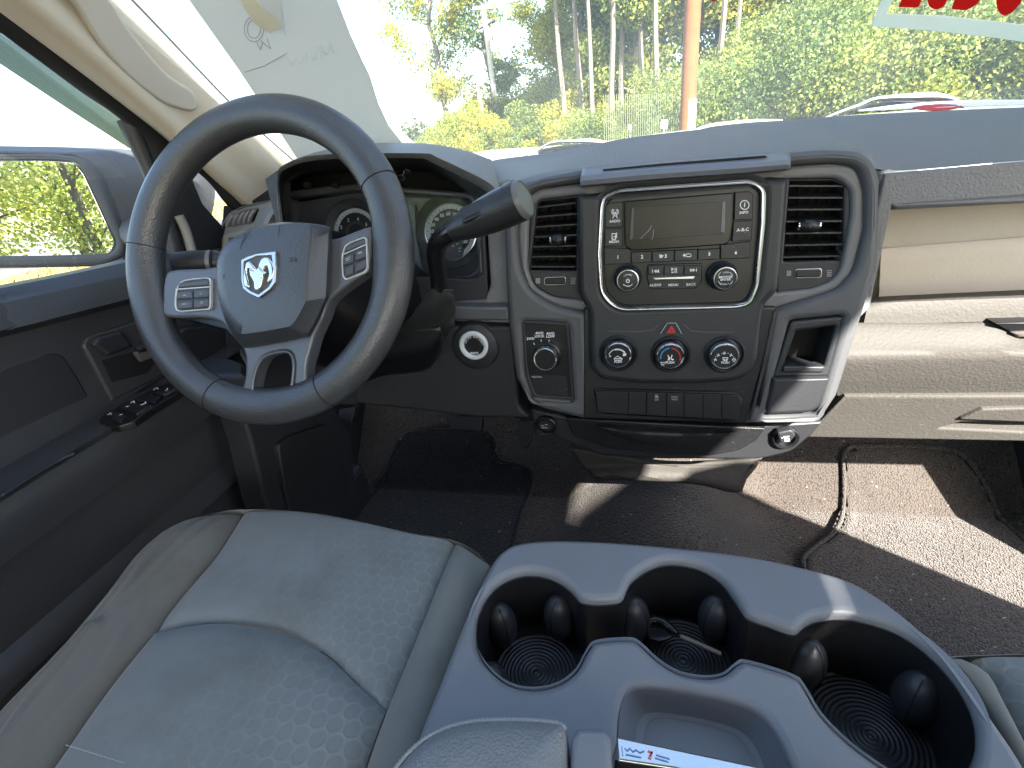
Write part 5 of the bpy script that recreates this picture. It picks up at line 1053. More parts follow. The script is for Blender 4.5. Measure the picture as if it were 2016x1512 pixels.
# switch pads
def ZL(x, y): return (300+x/9.45, 520+y/9.45)
def pad(outer, bar, quads, marks, label):
    p = plate('switch_pad', outer, WH, .0085, .012, .002, plastic('pad_ground', (.05, .053, .058), .42), SW, r=4)
    inner = [((x-sum(q[0] for q in outer)/len(outer))*.93+sum(q[0] for q in outer)/len(outer), (y-sum(q[1] for q in outer)/len(outer))*.93+sum(q[1] for q in outer)/len(outer)) for x, y in [q[:2] for q in outer]]
    plate('silver_outline', outer, WH, .0105, .004, .0008, SILVER, p, holes=[inner], r=5)
    strokes('silver_bar', [bar], 1.8, WH, .0095, SILVER, p)
    for qd in quads: plate('button', qd, WH, .0115, .006, .002, plastic('pad_button', (.075, .08, .088), .42), p, r=2.5)
    if marks: strokes('button_marks', marks, 1.1, WH, .0118, GPRINT, p)
pad([ZL(*p) for p in [(408, 640), (430, 480), (500, 340), (560, 300), (760, 265), (1000, 245), (1070, 260), (1085, 300), (1082, 800), (1050, 845), (500, 890), (430, 860), (408, 780)]], [ZL(435, 470), ZL(1070, 422)],
    [[ZL(*p) for p in q] for q in ([(480, 345), (1045, 285), (1045, 400), (460, 445)], [(455, 510), (730, 490), (730, 640), (450, 660)], [(760, 485), (1040, 460), (1040, 620), (760, 640)], [(450, 690), (730, 670), (730, 825), (460, 850)], [(760, 665), (1040, 645), (1040, 800), (760, 828)])],
    [[ZL(575, 590), ZL(600, 565), ZL(625, 590)], [ZL(890, 560), ZL(920, 545)], [ZL(560, 745), ZL(630, 742)], [ZL(895, 720), ZL(915, 690), ZL(935, 715), ZL(915, 740)]], 'left')
def ZR(x, y): return (640+x/6.047, 350+y/6.047)
pad([ZR(*p) for p in [(195, 920), (215, 850), (235, 800), (300, 760), (460, 700), (488, 715), (495, 850), (503, 1080), (470, 1130), (240, 1222), (205, 1180), (195, 1050)]], [ZR(212, 915), ZR(488, 795)],
    [[ZR(*p) for p in q] for q in ([(240, 820), (300, 785), (472, 722), (478, 780), (225, 890)], [(215, 940), (330, 900), (330, 1005), (218, 1050)], [(352, 890), (475, 845), (478, 945), (352, 995)], [(220, 1075), (330, 1030), (330, 1140), (245, 1180)], [(352, 1020), (480, 965), (484, 1070), (352, 1130)])],
    [[ZR(240, 970), ZR(270, 955), ZR(300, 940)], [ZR(255, 985), ZR(290, 970)], [ZR(390, 900), ZR(400, 890), ZR(430, 880), ZR(440, 890)], [ZR(395, 905), ZR(435, 890)]], 'right')
# ---------------- column, stalk, gear lever
ax = -WN
CO = thing('steering_column', 'dark steering column shroud behind the wheel', 'steering column', tuple(WC))
def sect(h, w_, t_, dz=0.0):
    o = []
    for i in range(28):
        g = 2*math.pi*i/28; c, s = math.cos(g), math.sin(g)
        o.append(WC + ax*h + WH.u*(abs(c)**.6*(1 if c > 0 else -1)*w_) + WH.v*(abs(s)**.6*(1 if s > 0 else -1)*t_+dz))
    return o
secs = [sect(.015, .045, .045), sect(.03, .075, .065, -.01), sect(.09, .09, .08, -.02), sect(.17, .10, .09, -.03), sect(.26, .11, .10, -.04)]
Vv = [p for s in secs for p in s]; Fs = [(j*28+i, j*28+(i+1) % 28, (j+1)*28+(i+1) % 28, (j+1)*28+i) for j in range(4) for i in range(28)]+[tuple(range(27, -1, -1))]
meshobj('shroud', Vv, Fs, BLACK, CO)
loft('lower_shroud', [[at(x, y, .60) for x, y in ((690, 640), (760, 640), (830, 640), (868, 640))], [at(x, y, .60) for x, y in ((670, 720), (750, 700), (850, 680), (868, 650))], [at(x, y, .64) for x, y in ((690, 760), (752, 735), (835, 722), (862, 690))]], BLACK, CO, 24, 6, thick=.01)
ST = thing('turn_signal_stalk', 'dark stalk with a pale ringed tip left of the wheel hub', 'stalk', tuple(U(400, 520, WH, -.06)))
tube('arm', [at(350, 520, .56), at(385, 518, .565), at(415, 517, .57), at(470, 520, .58)], [.016, .017, .016, .012], DARK2, ST, 16)
tube('tip_ring', [at(412, 517, .555), at(420, 517, .557)], .0165, CHAN, ST, 18, 2); tube('tip', [at(420, 517, .56), at(450, 520, .57)], .0155, DARK2, ST, 18, 6)
GL = thing('gear_lever', 'black column gear lever with a bent stalk and grey capped knob', 'gear lever', tuple(at(860, 600, .56)))
pts = [at(866, 585, .57), at(863, 540, .555), at(858, 505, .54), at(862, 480, .53), at(880, 463, .52), at(910, 447, .51), at(930, 437, .505)]
tube('stalk', pts, [.0105, .0105, .0105, .0108, .0108, .0105, .0105], plastic('gloss_black_metal', (.01, .01, .011), .22), GL, 18, 60)
kd = [at(892, 456, .508), at(905, 449, .506), at(930, 438, .503), at(965, 422, .50), at(1000, 406, .497), at(1008, 402, .4965)]
KNB = plastic('lever_knob', (.02, .02, .021), .36, 900, .2)
kb = tube('knob', kd, [.0110, .0145, .0165, .0185, .0196, .0196], KNB, GL, 32, 60)
d_ = (kd[-1]-kd[-3]).normalized()
tube('end_collar', [kd[-1]+d_*.0005, kd[-1]+d_*.010], .0199, KNB, kb, 36, 6)
lathe('end_cap', kd[-1]+d_*.010, d_, [(.0196, -.002), (.0189, .003), (.0168, .0055), (.0163, .0045), (0, .0055)], plastic('grey_button', (.14, .14, .135), .42), kb, 36)
kp = Plane(at(942, 415, .478), (at(942, 415, .478)-at(950, 432, .50)).normalized()); 
fr = (at(960, 408, .48)-at(925, 424, .48)).normalized(); nn_ = (V((0, -1, .75)) - fr*V((0, -1, .75)).dot(fr)).normalized(); c_ = (kd[2]+kd[3])/2 + nn_*.0176
KP = Plane(c_, nn_, fr); plate2('rocker', rnd([(-.014, -.008, .002), (.013, -.008, .002), (.013, .008, .002), (-.014, .008, .002)]), [], KP, .0012, .003, .0008, KNB, kb); plate2('rocker_button', rnd([(-.010, -.005, .001), (.009, -.005, .001), (.009, .005, .001), (-.010, .005, .001)]), [], KP, .002, .003, .0006, DARK2, kb)
# boot
bo = [at(866, 572, .565), at(866, 590, .57), at(858, 610, .58), at(845, 635, .60), at(820, 660, .63)]
Vv = []; Fs = []; prof = [.0125, .015, .020, .027, .034]
P_ = spline(bo, 26)
for i, p in enumerate(P_):
    t = i/25; r = prof[0]+(prof[-1]-prof[0])*t**.8
    for k in range(32):
        g = 2*math.pi*k/32; rr2 = r*(1+.10*math.sin(5*g+6*t)*t*1.5+.06*math.sin(9*g-11*t)*(.3+t)); Vv.append(p+RIGHT*math.cos(g)*rr2*1.15+(WN)*math.sin(g)*rr2*1.1)
for i in range(25):
    for k in range(32): Fs.append((i*32+k, i*32+(k+1) % 32, (i+1)*32+(k+1) % 32, (i+1)*32+k))
meshobj('boot', Vv, Fs, plastic('boot_rubber', (.035, .035, .036), .36), GL)
tube('boot_ring', [P_[0]+RIGHT*math.cos(2*math.pi*k/28)*.0155+(V((0, -.9, .3)))*math.sin(2*math.pi*k/28)*.012 for k in range(28)], .0014, DARK2, GL, 8, closed=True)
# ================================================================= DRIVER DOOR
DD = thing('driver_door', 'charcoal driver door panel with armrest, pull handle and window switches', 'door', (-.78, .3, -.8))
def row(pts, x): return [U(a, b, sx(x)) for a, b in pts]
rowsd = [row([(-260, 618), (0, 566), (130, 540), (260, 512), (360, 497), (470, 480)], -.80),
         row([(-260, 624), (0, 572), (130, 546), (260, 518), (360, 503), (470, 486)], -.778),
         row([(-260, 655), (0, 600), (130, 572), (260, 543), (360, 524), (470, 505)], -.757),
         row([(-260, 718), (0, 652), (130, 618), (260, 585), (360, 562), (470, 540)], -.745),
         row([(-260, 722), (0, 656), (130, 622), (260, 589), (360, 566), (470, 544)], -.752),
         row([(-260, 728), (0, 661), (130, 628), (260, 595), (360, 572), (470, 550)], -.766),
         row([(-260, 880), (0, 780), (130, 735), (260, 690), (360, 660), (470, 625)], -.772),
         row([(-260, 1065), (0, 920), (130, 848), (260, 776), (360, 722), (470, 665)], -.766)]
AZ = U(230, 822, sx(-.722)).z
def zrow(pts, z): return [U(a, b, hor(z)) for a, b in pts]
rowsd += [zrow([(-260, 1068), (0, 922), (130, 850), (260, 779), (360, 726), (470, 668)], AZ),
          zrow([(-260, 1135), (0, 975), (130, 896), (260, 818), (360, 757), (470, 692)], AZ),
          zrow([(-260, 1150), (0, 986), (130, 905), (260, 826), (360, 764), (470, 698)], AZ-.008)]
xe = [p.x for p in rowsd[-1]]
low1 = [V((p.x+.004, p.y, AZ-.028)) for p in rowsd[-1]]; low2 = [V((p.x-.006, p.y, AZ-.075)) for p in rowsd[-1]]; low3 = [V((-.755, p.y+.01, AZ-.085)) for p in rowsd[-1]]
low4 = [V((-.760, p.y+.01, AZ-.20)) for p in rowsd[-1]]; low5 = [V((-.745, p.y+.01, AZ-.225)) for p in rowsd[-1]]; low6 = [V((-.742, p.y+.01, AZ-.235)) for p in rowsd[-1]]; low7 = [V((-.755, p.y+.01, AZ-.24)) for p in rowsd[-1]]; low8 = [V((-.765, p.y+.02, AZ-.60)) for p in rowsd[-1]]
loft('panel', rowsd+[low1, low2, low3, low4, low5, low6, low7, low8], DOORM, DD, 60, 3, thick=-.006, linear=True, auto=28)
SD = side(-.7695)
plate('door_recess', [(-150, 775), (0, 727), (96, 690, 12), (126, 698, 14), (188, 797, 14), (120, 826, 10), (0, 880), (-150, 950)], SD, .004, .012, .004, DARK2, DD)
hz_ = plate('handle_bezel', [(164, 680, 6), (171, 663, 6), (272, 631), (390, 596), (420, 690), (222, 790, 4)], SD, .009, .014, .004, DOORM, DD)
plate('lock_bump', [(183, 678, 6), (195, 662, 8), (240, 651, 8), (256, 668, 6), (262, 684, 4), (214, 702, 5)], SD, .016, .014, .006, DARK2, hz_)
plate('handle_well', [(200, 710, 3), (296, 682, 3), (304, 716), (290, 735), (222, 752, 4)], SD, .011, .004, .001, MATTE, hz_)
tube('pull_handle', [U(268, 690, SD, .022), U(285, 684, SD, .024), U(320, 676, SD, .024), U(370, 668, SD, .02)], [.006, .008, .009, .008], DARK, hz_, 12)
plate('handle_lever', [(266, 694, 2), (292, 685, 2), (300, 705, 2), (280, 712, 2)], SD, .026, .006, .002, plastic('olive_grey_lever', (.10, .098, .085), .45), hz_)
HA = hor(AZ)
sp2 = plate('window_switch_panel', [(191, 828, 6), (206, 813, 4), (240, 795), (330, 753), (368, 762), (300, 803), (262, 830, 6), (232, 839, 6), (205, 836, 6)], HA, .005, .01, .002, BLACK, DD)
for q in ([(206, 815), (222, 808), (250, 818), (236, 828)], [(236, 800), (258, 790), (302, 796), (268, 814)], [(262, 788), (288, 776), (318, 778), (304, 792)], [(294, 774), (330, 758), (352, 762), (322, 776)]):
    plate('switch', q, HA, .009, .008, .002, DARK, sp2, r=2)
strokes('switch_marks', [[(213, 816), (217, 813), (219, 816)], [(235, 817), (241, 815.5)], [(258, 793), (263, 789), (265, 793)], [(248, 801), (254, 799)], [(278, 797), (287, 794), (286, 791)], [(303, 767), (308, 763), (311, 766)], [(325, 769), (330, 767), (329, 764)]], 1.4, HA, .0093, PRINT, sp2)
plate('pull_pocket', [(-60, 962), (0, 932), (79, 888, 2), (116, 899, 3), (0, 972), (-60, 1005)], HA, .0015, .006, .001, MATTE, DD)
tube('pocket_rim', [U(-60, 1012, HA, .002), U(0, 978, HA, .002), U(110, 910, HA, .002), U(147, 893, HA, .002)], .0028, DARK, DD, 8)
plate('speaker_ledge', [(372, 722, 4), (395, 706, 8), (440, 698), (480, 712), (480, 735), (420, 742)], HA, .03, .04, .01, DARK2, DD)
plate('hinge_cover', [(352, 655, 6), (365, 644, 5), (440, 640), (470, 720), (375, 700)], side(-.76), .02, .02, .004, DARK2, DD)
# ================================================================= FLOOR
def floor_z(x, y):
    z = -.86
    if y > .98: z += min(.42, (y-.98)*1.05)
    t = max(0, 1-((x-.08)/.27)**2); z += .12*t*t*(1 if y > -9 else 0)
    return z
Vv = []; NX, NY = 90, 110
for j in range(NY):
    for i in range(NX):
        x = -.80+1.72*i/(NX-1); y = -1.55+3.0*j/(NY-1); Vv.append((x, y, floor_z(x, y)+.004*noise.noise(V((x*5, y*5, 0)))))
tag(meshobj('carpet_floor', Vv, [(j*NX+i, j*NX+i+1, (j+1)*NX+i+1, (j+1)*NX+i) for j in range(NY-1) for i in range(NX-1)], CARPET), kind='structure')
def drape(name, outline, par, mat, dz=.010, groove_off=None):
    """mat cut from the floor surface: outline in metres"""
    import mathutils
    xs_ = [p[0] for p in outline]; ys_ = [p[1] for p in outline]; st = .008; bm = bmesh.new(); gv = {}
    nx = int((max(xs_)-min(xs_))/st)+2; ny = int((max(ys_)-min(ys_))/st)+2
    def inside(x, y):
        c = False; j = len(outline)-1
        for i in range(len(outline)):
            a, b = outline[i], outline[j]
            if (a[1] > y) != (b[1] > y) and x < (b[0]-a[0])*(y-a[1])/(b[1]-a[1])+a[0]: c = not c
            j = i
        return c
    def dist(x, y): return min((V((x, y))-(lambda a, b: a+(b-a)*max(0, min(1, (V((x, y))-a).dot(b-a)/max(1e-9, (b-a).length_squared))))(V(outline[i]), V(outline[(i+1) % len(outline)]))).length for i in range(len(outline)))
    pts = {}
    for j in range(ny):
        for i in range(nx):
            x = min(xs_)+i*st; y = min(ys_)+j*st
            if inside(x, y):
                d = dist(x, y); z = floor_z(x, y)+dz+(.0045*math.exp(-((d-.016)/.007)**2) if mat is MAT else 0)
                pts[(i, j)] = bm.verts.new((x, y, z))
    for (i, j) in list(pts):
        q = [(i, j), (i+1, j), (i+1, j+1), (i, j+1)]
        if all(k in pts for k in q): bm.faces.new([pts[k] for k in q])
    for f in bm.faces: f.smooth = True
    me = bpy.data.meshes.new(name); bm.to_mesh(me); bm.free(); me.materials.append(mat)
    return link(bpy.data.objects.new(name, me), par)
def floorpx(px, py):
    d = ray(px, py); lo, hi = 0.3, 3.0
    for _ in range(50):
        m = (lo+hi)/2; P = d*m
        if P.z > floor_z(P.x, P.y)+.01: lo = m
        else: hi = m
    return d*lo
def matthing(name, label, px, mat):
    t = thing(name, label, 'floor mat', tuple(floorpx(*px[0]))); P = [floorpx(*p) for p in px]; P2 = [V((p.x, p.y)) for p in P]
    for _ in range(3): P2 = [q for i in range(len(P2)) for q in (P2[i-1].lerp(P2[i], .25), P2[i-1].lerp(P2[i], .75))]
    P2 = [tuple(p) for p in P2]
    drape('pile', P2, t, mat)
    tube('binding', [V((x, y, floor_z(x, y)+.012)) for x, y in P2], .0042, mat, t, 8, closed=True); return t
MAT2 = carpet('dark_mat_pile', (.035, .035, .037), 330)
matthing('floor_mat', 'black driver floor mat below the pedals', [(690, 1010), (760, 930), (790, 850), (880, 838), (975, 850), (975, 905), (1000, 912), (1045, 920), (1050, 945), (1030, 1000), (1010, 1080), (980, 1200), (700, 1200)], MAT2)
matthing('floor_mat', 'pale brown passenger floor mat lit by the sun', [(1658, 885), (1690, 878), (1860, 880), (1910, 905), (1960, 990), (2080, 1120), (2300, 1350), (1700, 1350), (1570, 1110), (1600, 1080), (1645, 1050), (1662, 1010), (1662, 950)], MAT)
# firewall and kick panels
FW = thing('firewall', 'dark firewall behind the pedals under the dashboard', 'wall')
box('panel', (-.80, 1.36, -.9), (.92, 1.40, -.22), MATTE, FW, .002)
KP_ = thing('kick_panel', 'scuffed charcoal kick panel beside the driver footwell', 'trim panel')
pk = side(-.66)
plate('frame', [(470, 790), (650, 790), (690, 850), (700, 960), (660, 1030), (540, 1040), (520, 980), (495, 870)], pk, -.004, .05, .006, DARK2, KP_)
plate('cover', [(548, 875, 8), (570, 858, 6), (640, 835), (668, 870), (688, 945, 10), (684, 975, 8), (660, 1010), (575, 1020), (560, 960)], pk, .006, .02, .003, KNEE, KP_)
box('cowl_side', (-.80, .86, -.9), (-.77, 1.40, -.12), DARK2, KP_, .01)
box('sill_block', (-.80, .3, -.88), (-.69, .95, -.74), DARK2, KP_, .015)
RKP = thing('passenger_kick_panel', 'dark side panel of the passenger footwell at the right edge', 'trim panel')
box('panel', (.84, .75, -.86), (.89, 1.36, -.25), DARK2, RKP, .01)
# pedals
BPd = thing('brake_pedal', 'wide black brake pedal hanging over the driver mat', 'pedal', tuple(at(915, 835, 1.02)))
pp = tilt(1.0, -.66, 35)
plate('pad', [(877, 818, 3), (950, 822, 3), (946, 850, 3), (886, 847, 3)], pp, 0, .02, .004, RUBBER, BPd); tube('arm', [U(915, 830, pp, -.02), at(905, 760, 1.15)], .012, MATTE, BPd, 8)
GPd = thing('accelerator_pedal', 'ribbed narrow accelerator pedal right of the brake', 'pedal', tuple(at(1035, 855, 1.02)))
plate('pad', [(1018, 828, 3), (1049, 834, 3), (1045, 868, 3), (1038, 884, 5), (1026, 882, 5), (1020, 868, 3)], pp, 0, .012, .003, RUBBER, GPd)
strokes('ribs', [[(1021+i*4.6, 832+i), (1023+i*4, 878-(4 if i in (0, 5) else 0))] for i in range(6)], 1.6, pp, .0005, DARK2, GPd, h=.002); tube('arm', [U(1033, 850, pp, -.01), at(1030, 790, 1.16)], .01, MATTE, GPd, 8)
PBd = thing('parking_brake_pedal', 'small dark parking brake pedal at the far left of the footwell', 'pedal', tuple(at(685, 820, 1.0)))
plate('pad', [(668, 805, 3), (700, 800, 3), (692, 834, 3), (664, 830, 3)], tilt(.95, -.5, 30), 0, .015, .003, RUBBER, PBd); tube('arm', [at(688, 815, .96), at(712, 790, 1.0)], .006, MATTE, PBd, 8)
# ================================================================= SEATS
ZS = -.44; HZ = hor(ZS)
def g3(pts): return [U(x, y, HZ) for x, y in pts]
def panel(name, A, B_, mat, par, bulge, edge=.010, nu=36, nvv=60, fold=None, endr=.02, ends=(1, 1), sA=1, sB=1):
    """pillow between curves A and B_; edges tuck down into the seams"""
    a = spline(A, nvv); b = spline(B_, nvv); Vv = []
    for j in range(nvv):
        v = j/(nvv-1)
        L_ = sum((a[k+1]-a[k]).length for k in range(nvv-1))
        for i in range(nu):
            s = i/(nu-1); p = a[j].lerp(b[j], s); Wd = (b[j]-a[j]).length
            e = 0
            if sA: e = max(e, math.exp(-(s*Wd)/.006))
            if sB: e = max(e, math.exp(-((1-s)*Wd)/.006))
            if ends[0]: e = max(e, math.exp(-(v*L_)/.006))
            if ends[1]: e = max(e, math.exp(-((1-v)*L_)/.006))
            z = bulge*(1-(2*s-1)**2)**.7*min(1, v*7)**.6 - edge*e
            if fold: z += fold(s, v)
            Vv.append(p+V((0, 0, z)))
    return meshobj(name, Vv, [(j*nu+i, j*nu+i+1, (j+1)*nu+i+1, (j+1)*nu+i) for j in range(nvv-1) for i in range(nu-1)], mat, par, True, 80)
DS = thing('bucket_chair', 'grey cloth driver seat cushion with a honeycomb pattern and worn left bolster', 'seat', (-.38, .15, -.8))
front = [(400, 1014), (475, 1003), (600, 1008), (700, 1025), (800, 1048), (893, 1064), (940, 1088), (962, 1112)]
seamL = [(475, 1006), (420, 1090), (335, 1190), (300, 1240), (200, 1370), (100, 1512), (-60, 1740), (-200, 1940)]
seamR = [(893, 1064), (862, 1140), (805, 1280), (757, 1395), (715, 1512), (650, 1740), (590, 1940)]
bolL = [(400, 1016), (320, 1052), (255, 1110), (205, 1175), (100, 1298), (-20, 1425), (-260, 1690), (-430, 1880)]
bolR = [(962, 1112), (935, 1200), (895, 1330), (855, 1450), (790, 1700), (740, 1940)]
def folds(s, v):
    z = 0
    for c, d, w_, h in ((.35, .25, .05, .006), (.55, -.10, .045, .007), (.75, .12, .05, .005), (.2, .0, .04, .004)):
        q = s-(c+d*(v-.25)+.05*math.sin(v*14+c*9)); z += h*math.exp(-(q/w_)**2)*(math.sin(min(1, v*2.2)*math.pi)**.7 if v < .45 else .9*max(.15, 1-(v-.45)*1.4))
    return z - .004
panel('side_bolster', g3(bolL), g3(seamL), fabric('worn_bolster_cloth', (0.155, 0.152, 0.132)), DS, .022, fold=folds, sA=0, ends=(0, 0))
panel('inner_bolster', g3(seamR), g3(bolR), CLOTH, DS, .014, sB=0, ends=(0, 0))
arcp = [(300, 1240), (380, 1226), (470, 1224), (560, 1243), (640, 1285), (700, 1340), (757, 1395)]
fr_ = [(475, 1004), (540, 1005), (600, 1008), (700, 1025), (800, 1048), (850, 1057), (893, 1064)]
def patch(name, top, bot, lseam, rseam, mat, par, bulge, edge, zoff=0.0, et=1, eb=1, bow=None):
    nu, nvv = 56, 56; T = spline(g3(top), nu); Bt = spline(g3(bot), nu); Ls = spline(g3(lseam), nvv); Rs_ = spline(g3(rseam), nvv); Vv = []
    for j in range(nvv):
        v = j/(nvv-1)
        for i in range(nu):
            s = i/(nu-1); p = T[i].lerp(Bt[i], v) + (Ls[j]-T[0].lerp(Bt[0], v))*(1-s) + (Rs_[j]-T[-1].lerp(Bt[-1], v))*s
            Wd = (Rs_[j]-Ls[j]).length; Hd = (T[i]-Bt[i]).length
            e = max(math.exp(-(s*Wd)/.007), math.exp(-((1-s)*Wd)/.007))
            if et: e = max(e, math.exp(-(v*Hd)/.012)*(et))
            if eb: e = max(e, math.exp(-((1-v)*Hd)/.007)*eb)
            z = bulge*(1-(2*s-1)**4)*(min(1, v*3) if et else 1)**.5 - edge*e + zoff + (bow(s, v) if bow else 0)
            z += .0016*noise.noise(V((p.x*14, p.y*14, 1)))
            Vv.append(p+V((0, 0, z)))
    return meshobj(name, Vv, [(j*nu+i, j*nu+i+1, (j+1)*nu+i+1, (j+1)*nu+i) for j in range(nvv-1) for i in range(nu-1)], mat, par, True, 80)
patch('cushion_front', fr_, arcp, seamL[:4], seamR[:4], CLOTHX, DS, .006, .008, et=.001)
patch('cushion_rear', arcp, [(-200, 1940), (-60, 1945), (80, 1950), (250, 1950), (400, 1950), (500, 1945), (590, 1940)], seamL[3:], seamR[3:], CLOTHX, DS, .014, .009, .004)
strokes('stitch_row', [[(130+i*7.5, 1467+i*2.3), (135+i*7.5, 1468.5+i*2.3)] for i in range(30)], 1.4, HZ, .018, plastic('pale_stitch', (.4, .41, .4), .8), DS)
fr3 = g3(front); loft('cushion_front_wall', [fr3, [p+V((0, .006, -.010)) for p in fr3], [p+V((0, .010, -.05)) for p in fr3], [p+V((0, -.01, -.14)) for p in fr3], [p+V((0, -.05, -.24)) for p in fr3]], CLOTH, DS, 50, 4)
bl3 = [V((p.x, p.y, p.z+.0)) for p in g3(bolL)]; loft('cushion_side_wall', [bl3, [p+V((-.012, 0, -.014)) for p in bl3], [p+V((-.014, 0, -.10)) for p in bl3], [p+V((.0, 0, -.26)) for p in bl3]], CLOTH, DS, 50, 4)
br3 = g3(bolR); loft('cushion_side_wall', [br3, [p+V((.004, 0, -.010)) for p in br3], [p+V((.006, 0, -.10)) for p in br3], [p+V((.0, 0, -.26)) for p in br3]], CLOTH, DS, 50, 4)
PSt = thing('bucket_chair', 'grey cloth passenger seat corner at the lower right edge', 'seat', (.45, .1, -.8))
pl_ = g3([(1872, 1296), (1905, 1330), (1950, 1400), (1995, 1490), (2060, 1640), (2100, 1800)]); pm_ = g3([(1912, 1292), (1955, 1318), (1985, 1375), (2022, 1450), (2100, 1600), (2160, 1800)])
pr_ = g3([(2330, 1300), (2330, 1350), (2340, 1400), (2380, 1500), (2450, 1650), (2500, 1800)])
for c_ in (pl_, pm_, pr_): c_.append(c_[-1]+V((.01, -.28, 0)))
panel('side_bolster', pl_, pm_, CLOTH, PSt, .006, sA=0, ends=(0, 0)); panel('cushion', pm_, pr_, CLOTHX, PSt, .01, ends=(0, 0), sB=0, nu=60)
loft('cushion_side_wall', [pl_, [p+V((-.006, 0, -.012)) for p in pl_], [p+V((-.006, 0, -.26)) for p in pl_]], CLOTH, PSt, 40, 3)
loft('cushion_side_wall', [pr_, [p+V((.012, 0, -.014)) for p in pr_], [p+V((.012, 0, -.26)) for p in pr_]], CLOTH, PSt, 40, 3)
fw_ = [pl_[0], pm_[0], U(2100, 1288, HZ), pr_[0]]; loft('cushion_front_wall', [fw_, [p+V((0, .01, -.012)) for p in fw_], [p+V((0, .014, -.08)) for p in fw_], [p+V((0, -.03, -.24)) for p in fw_]], CLOTH, PSt, 30, 4)
# ================================================================= CENTRE CONSOLE
CN = thing('centre_console', 'grey folded centre console with three joined cup holders and a tray', 'console', (.05, .2, -.8))
CZ = hor(-.40)
outl = [(962, 1118), (975, 1096), (995, 1078), (1022, 1067), (1080, 1061), (1180, 1063), (1300, 1072), (1450, 1088), (1581, 1114), (1676, 1142), (1758, 1192), (1822, 1246), (1877, 1302), (1945, 1396), (2022, 1510), (2110, 1680), (2160, 1900), (700, 1900), (790, 1560), (830, 1430), (868, 1335), (905, 1240), (940, 1160)]
cups = [(934, 1254), (937, 1211), (957, 1165), (992, 1134), (1037, 1121), (1084, 1128), (1121, 1150), (1144, 1174), (1184, 1178), (1223, 1172), (1241, 1137), (1280, 1109), (1323, 1099), (1380, 1109), (1423, 1136), (1451, 1174), (1473, 1204), (1520, 1222), (1566, 1237), (1590, 1219), (1624, 1208), (1680, 1207), (1766, 1231), (1831, 1274), (1887, 1334), (1922, 1399), (1928, 1463), (1909, 1525), (1870, 1560), (1810, 1550), (1745, 1512), (1676, 1463), (1617, 1405), (1583, 1350), (1560, 1328), (1473, 1301), (1452, 1304), (1425, 1325), (1387, 1331), (1337, 1322), (1294, 1297), (1257, 1263), (1236, 1256), (1175, 1261), (1158, 1277), (1137, 1315), (1101, 1343), (1051, 1354), (1001, 1344), (959, 1311), (939, 1280)]
tray = [(1216, 1600), (1217, 1460), (1221, 1400), (1236, 1362), (1268, 1349), (1351, 1358), (1441, 1377), (1494, 1400), (1526, 1438), (1549, 1488), (1565, 1540), (1580, 1600)]
def grow(pts, d):
    P = [V(p[:2]) for p in pts]; s = 1 if area2(pts) > 0 else -1; o = []
    for i in range(len(P)):
        t = (P[(i+1) % len(P)]-P[i-1]).normalized(); o.append(tuple(P[i]+V((t.y, -t.x))*d*s))
    return o
top_out = smooth_closed(outl, 4); cs = smooth_closed(cups, 4); ts = smooth_closed(tray, 4)
plate('top_panel', top_out, CZ, 0, .03, .0065, CONS, CN, holes=[cs, ts])
inner = grow(cups, -9)
CUPW = plastic('cup_liner', (.014, .014, .015), .38, 700, .15)
plate('cup_rim', smooth_closed(grow(cups, 6), 3), CZ, -.010, .012, .003, CONS, CN, holes=[smooth_closed(grow(cups, -5), 3)])
def wall(name, pts, z0, z1, mat, par, inset=0.0, th=.003):
    A = [U(x, y, CZ) for x, y in pts]; c = sum(A, V((0, 0, 0)))/len(A); n = len(A); Vv = []
    for z, k in ((z0, 0), (z0*.5+z1*.5, inset*.5), (z1, inset)): Vv += [V((p.x, p.y, z))+V((c.x-p.x, c.y-p.y, 0)).normalized()*k for p in A]
    o = meshobj(name, Vv, [(j*n+i, j*n+(i+1) % n, (j+1)*n+(i+1) % n, (j+1)*n+i) for j in range(2) for i in range(n)], mat, par)
    return o
wall('cup_wall', smooth_closed(grow(cups, -5), 4), -.408, -.486, CUPW, CN)
wall('console_side', top_out, -.415, -.74, DARK2, CN, .03)
plate('cup_floor', smooth_closed(grow(cups, 8), 3), CZ, -.0855, .006, .001, CUPW, CN)
plate('tray_floor', grow(ts, 8), CZ, -.030, .01, .001, CONS, CN)
tb_ = [U(x, y, CZ, -.002) for x, y in ts]
# sloped tray sides
P0 = [V(to2(p, CZ, -.003)) for p in ts]; cx = sum((p for p in P0), V((0, 0)))/len(P0)
rws = []
for f, z in ((1.0, -.003), (.97, -.009), (.90, -.020), (.80, -.028), (.70, -.0295)):
    rws.append([V((cx.x+(p.x-cx.x)*f, cx.y+(p.y-cx.y)*f, -.40+z)) for p in P0])
m_ = len(P0); meshobj('tray_slope', [p for r in rws for p in r], [(j*m_+i, j*m_+(i+1) % m_, (j+1)*m_+(i+1) % m_, (j+1)*m_+i) for j in range(4) for i in range(m_)], CONS, CN)
def cupdisc(px, py, R):
    c = U(px, py, hor(-.482)); pr = [(R, -.003), (R, .0015)]; r = R-.001; k = 0
    while r > .003: pr += [(r, .001), (r-.0010, .0002), (r-.0022, .0002), (r-.0030, .001)]; r -= .0038
    lathe('ribbed_liner', c, (0, 0, 1), pr+[(0, .001)], CUPW, CN, 60, 60)
cupdisc(1056, 1325, .041); cupdisc(1345, 1300, .044); cupdisc(1715, 1450, .054)
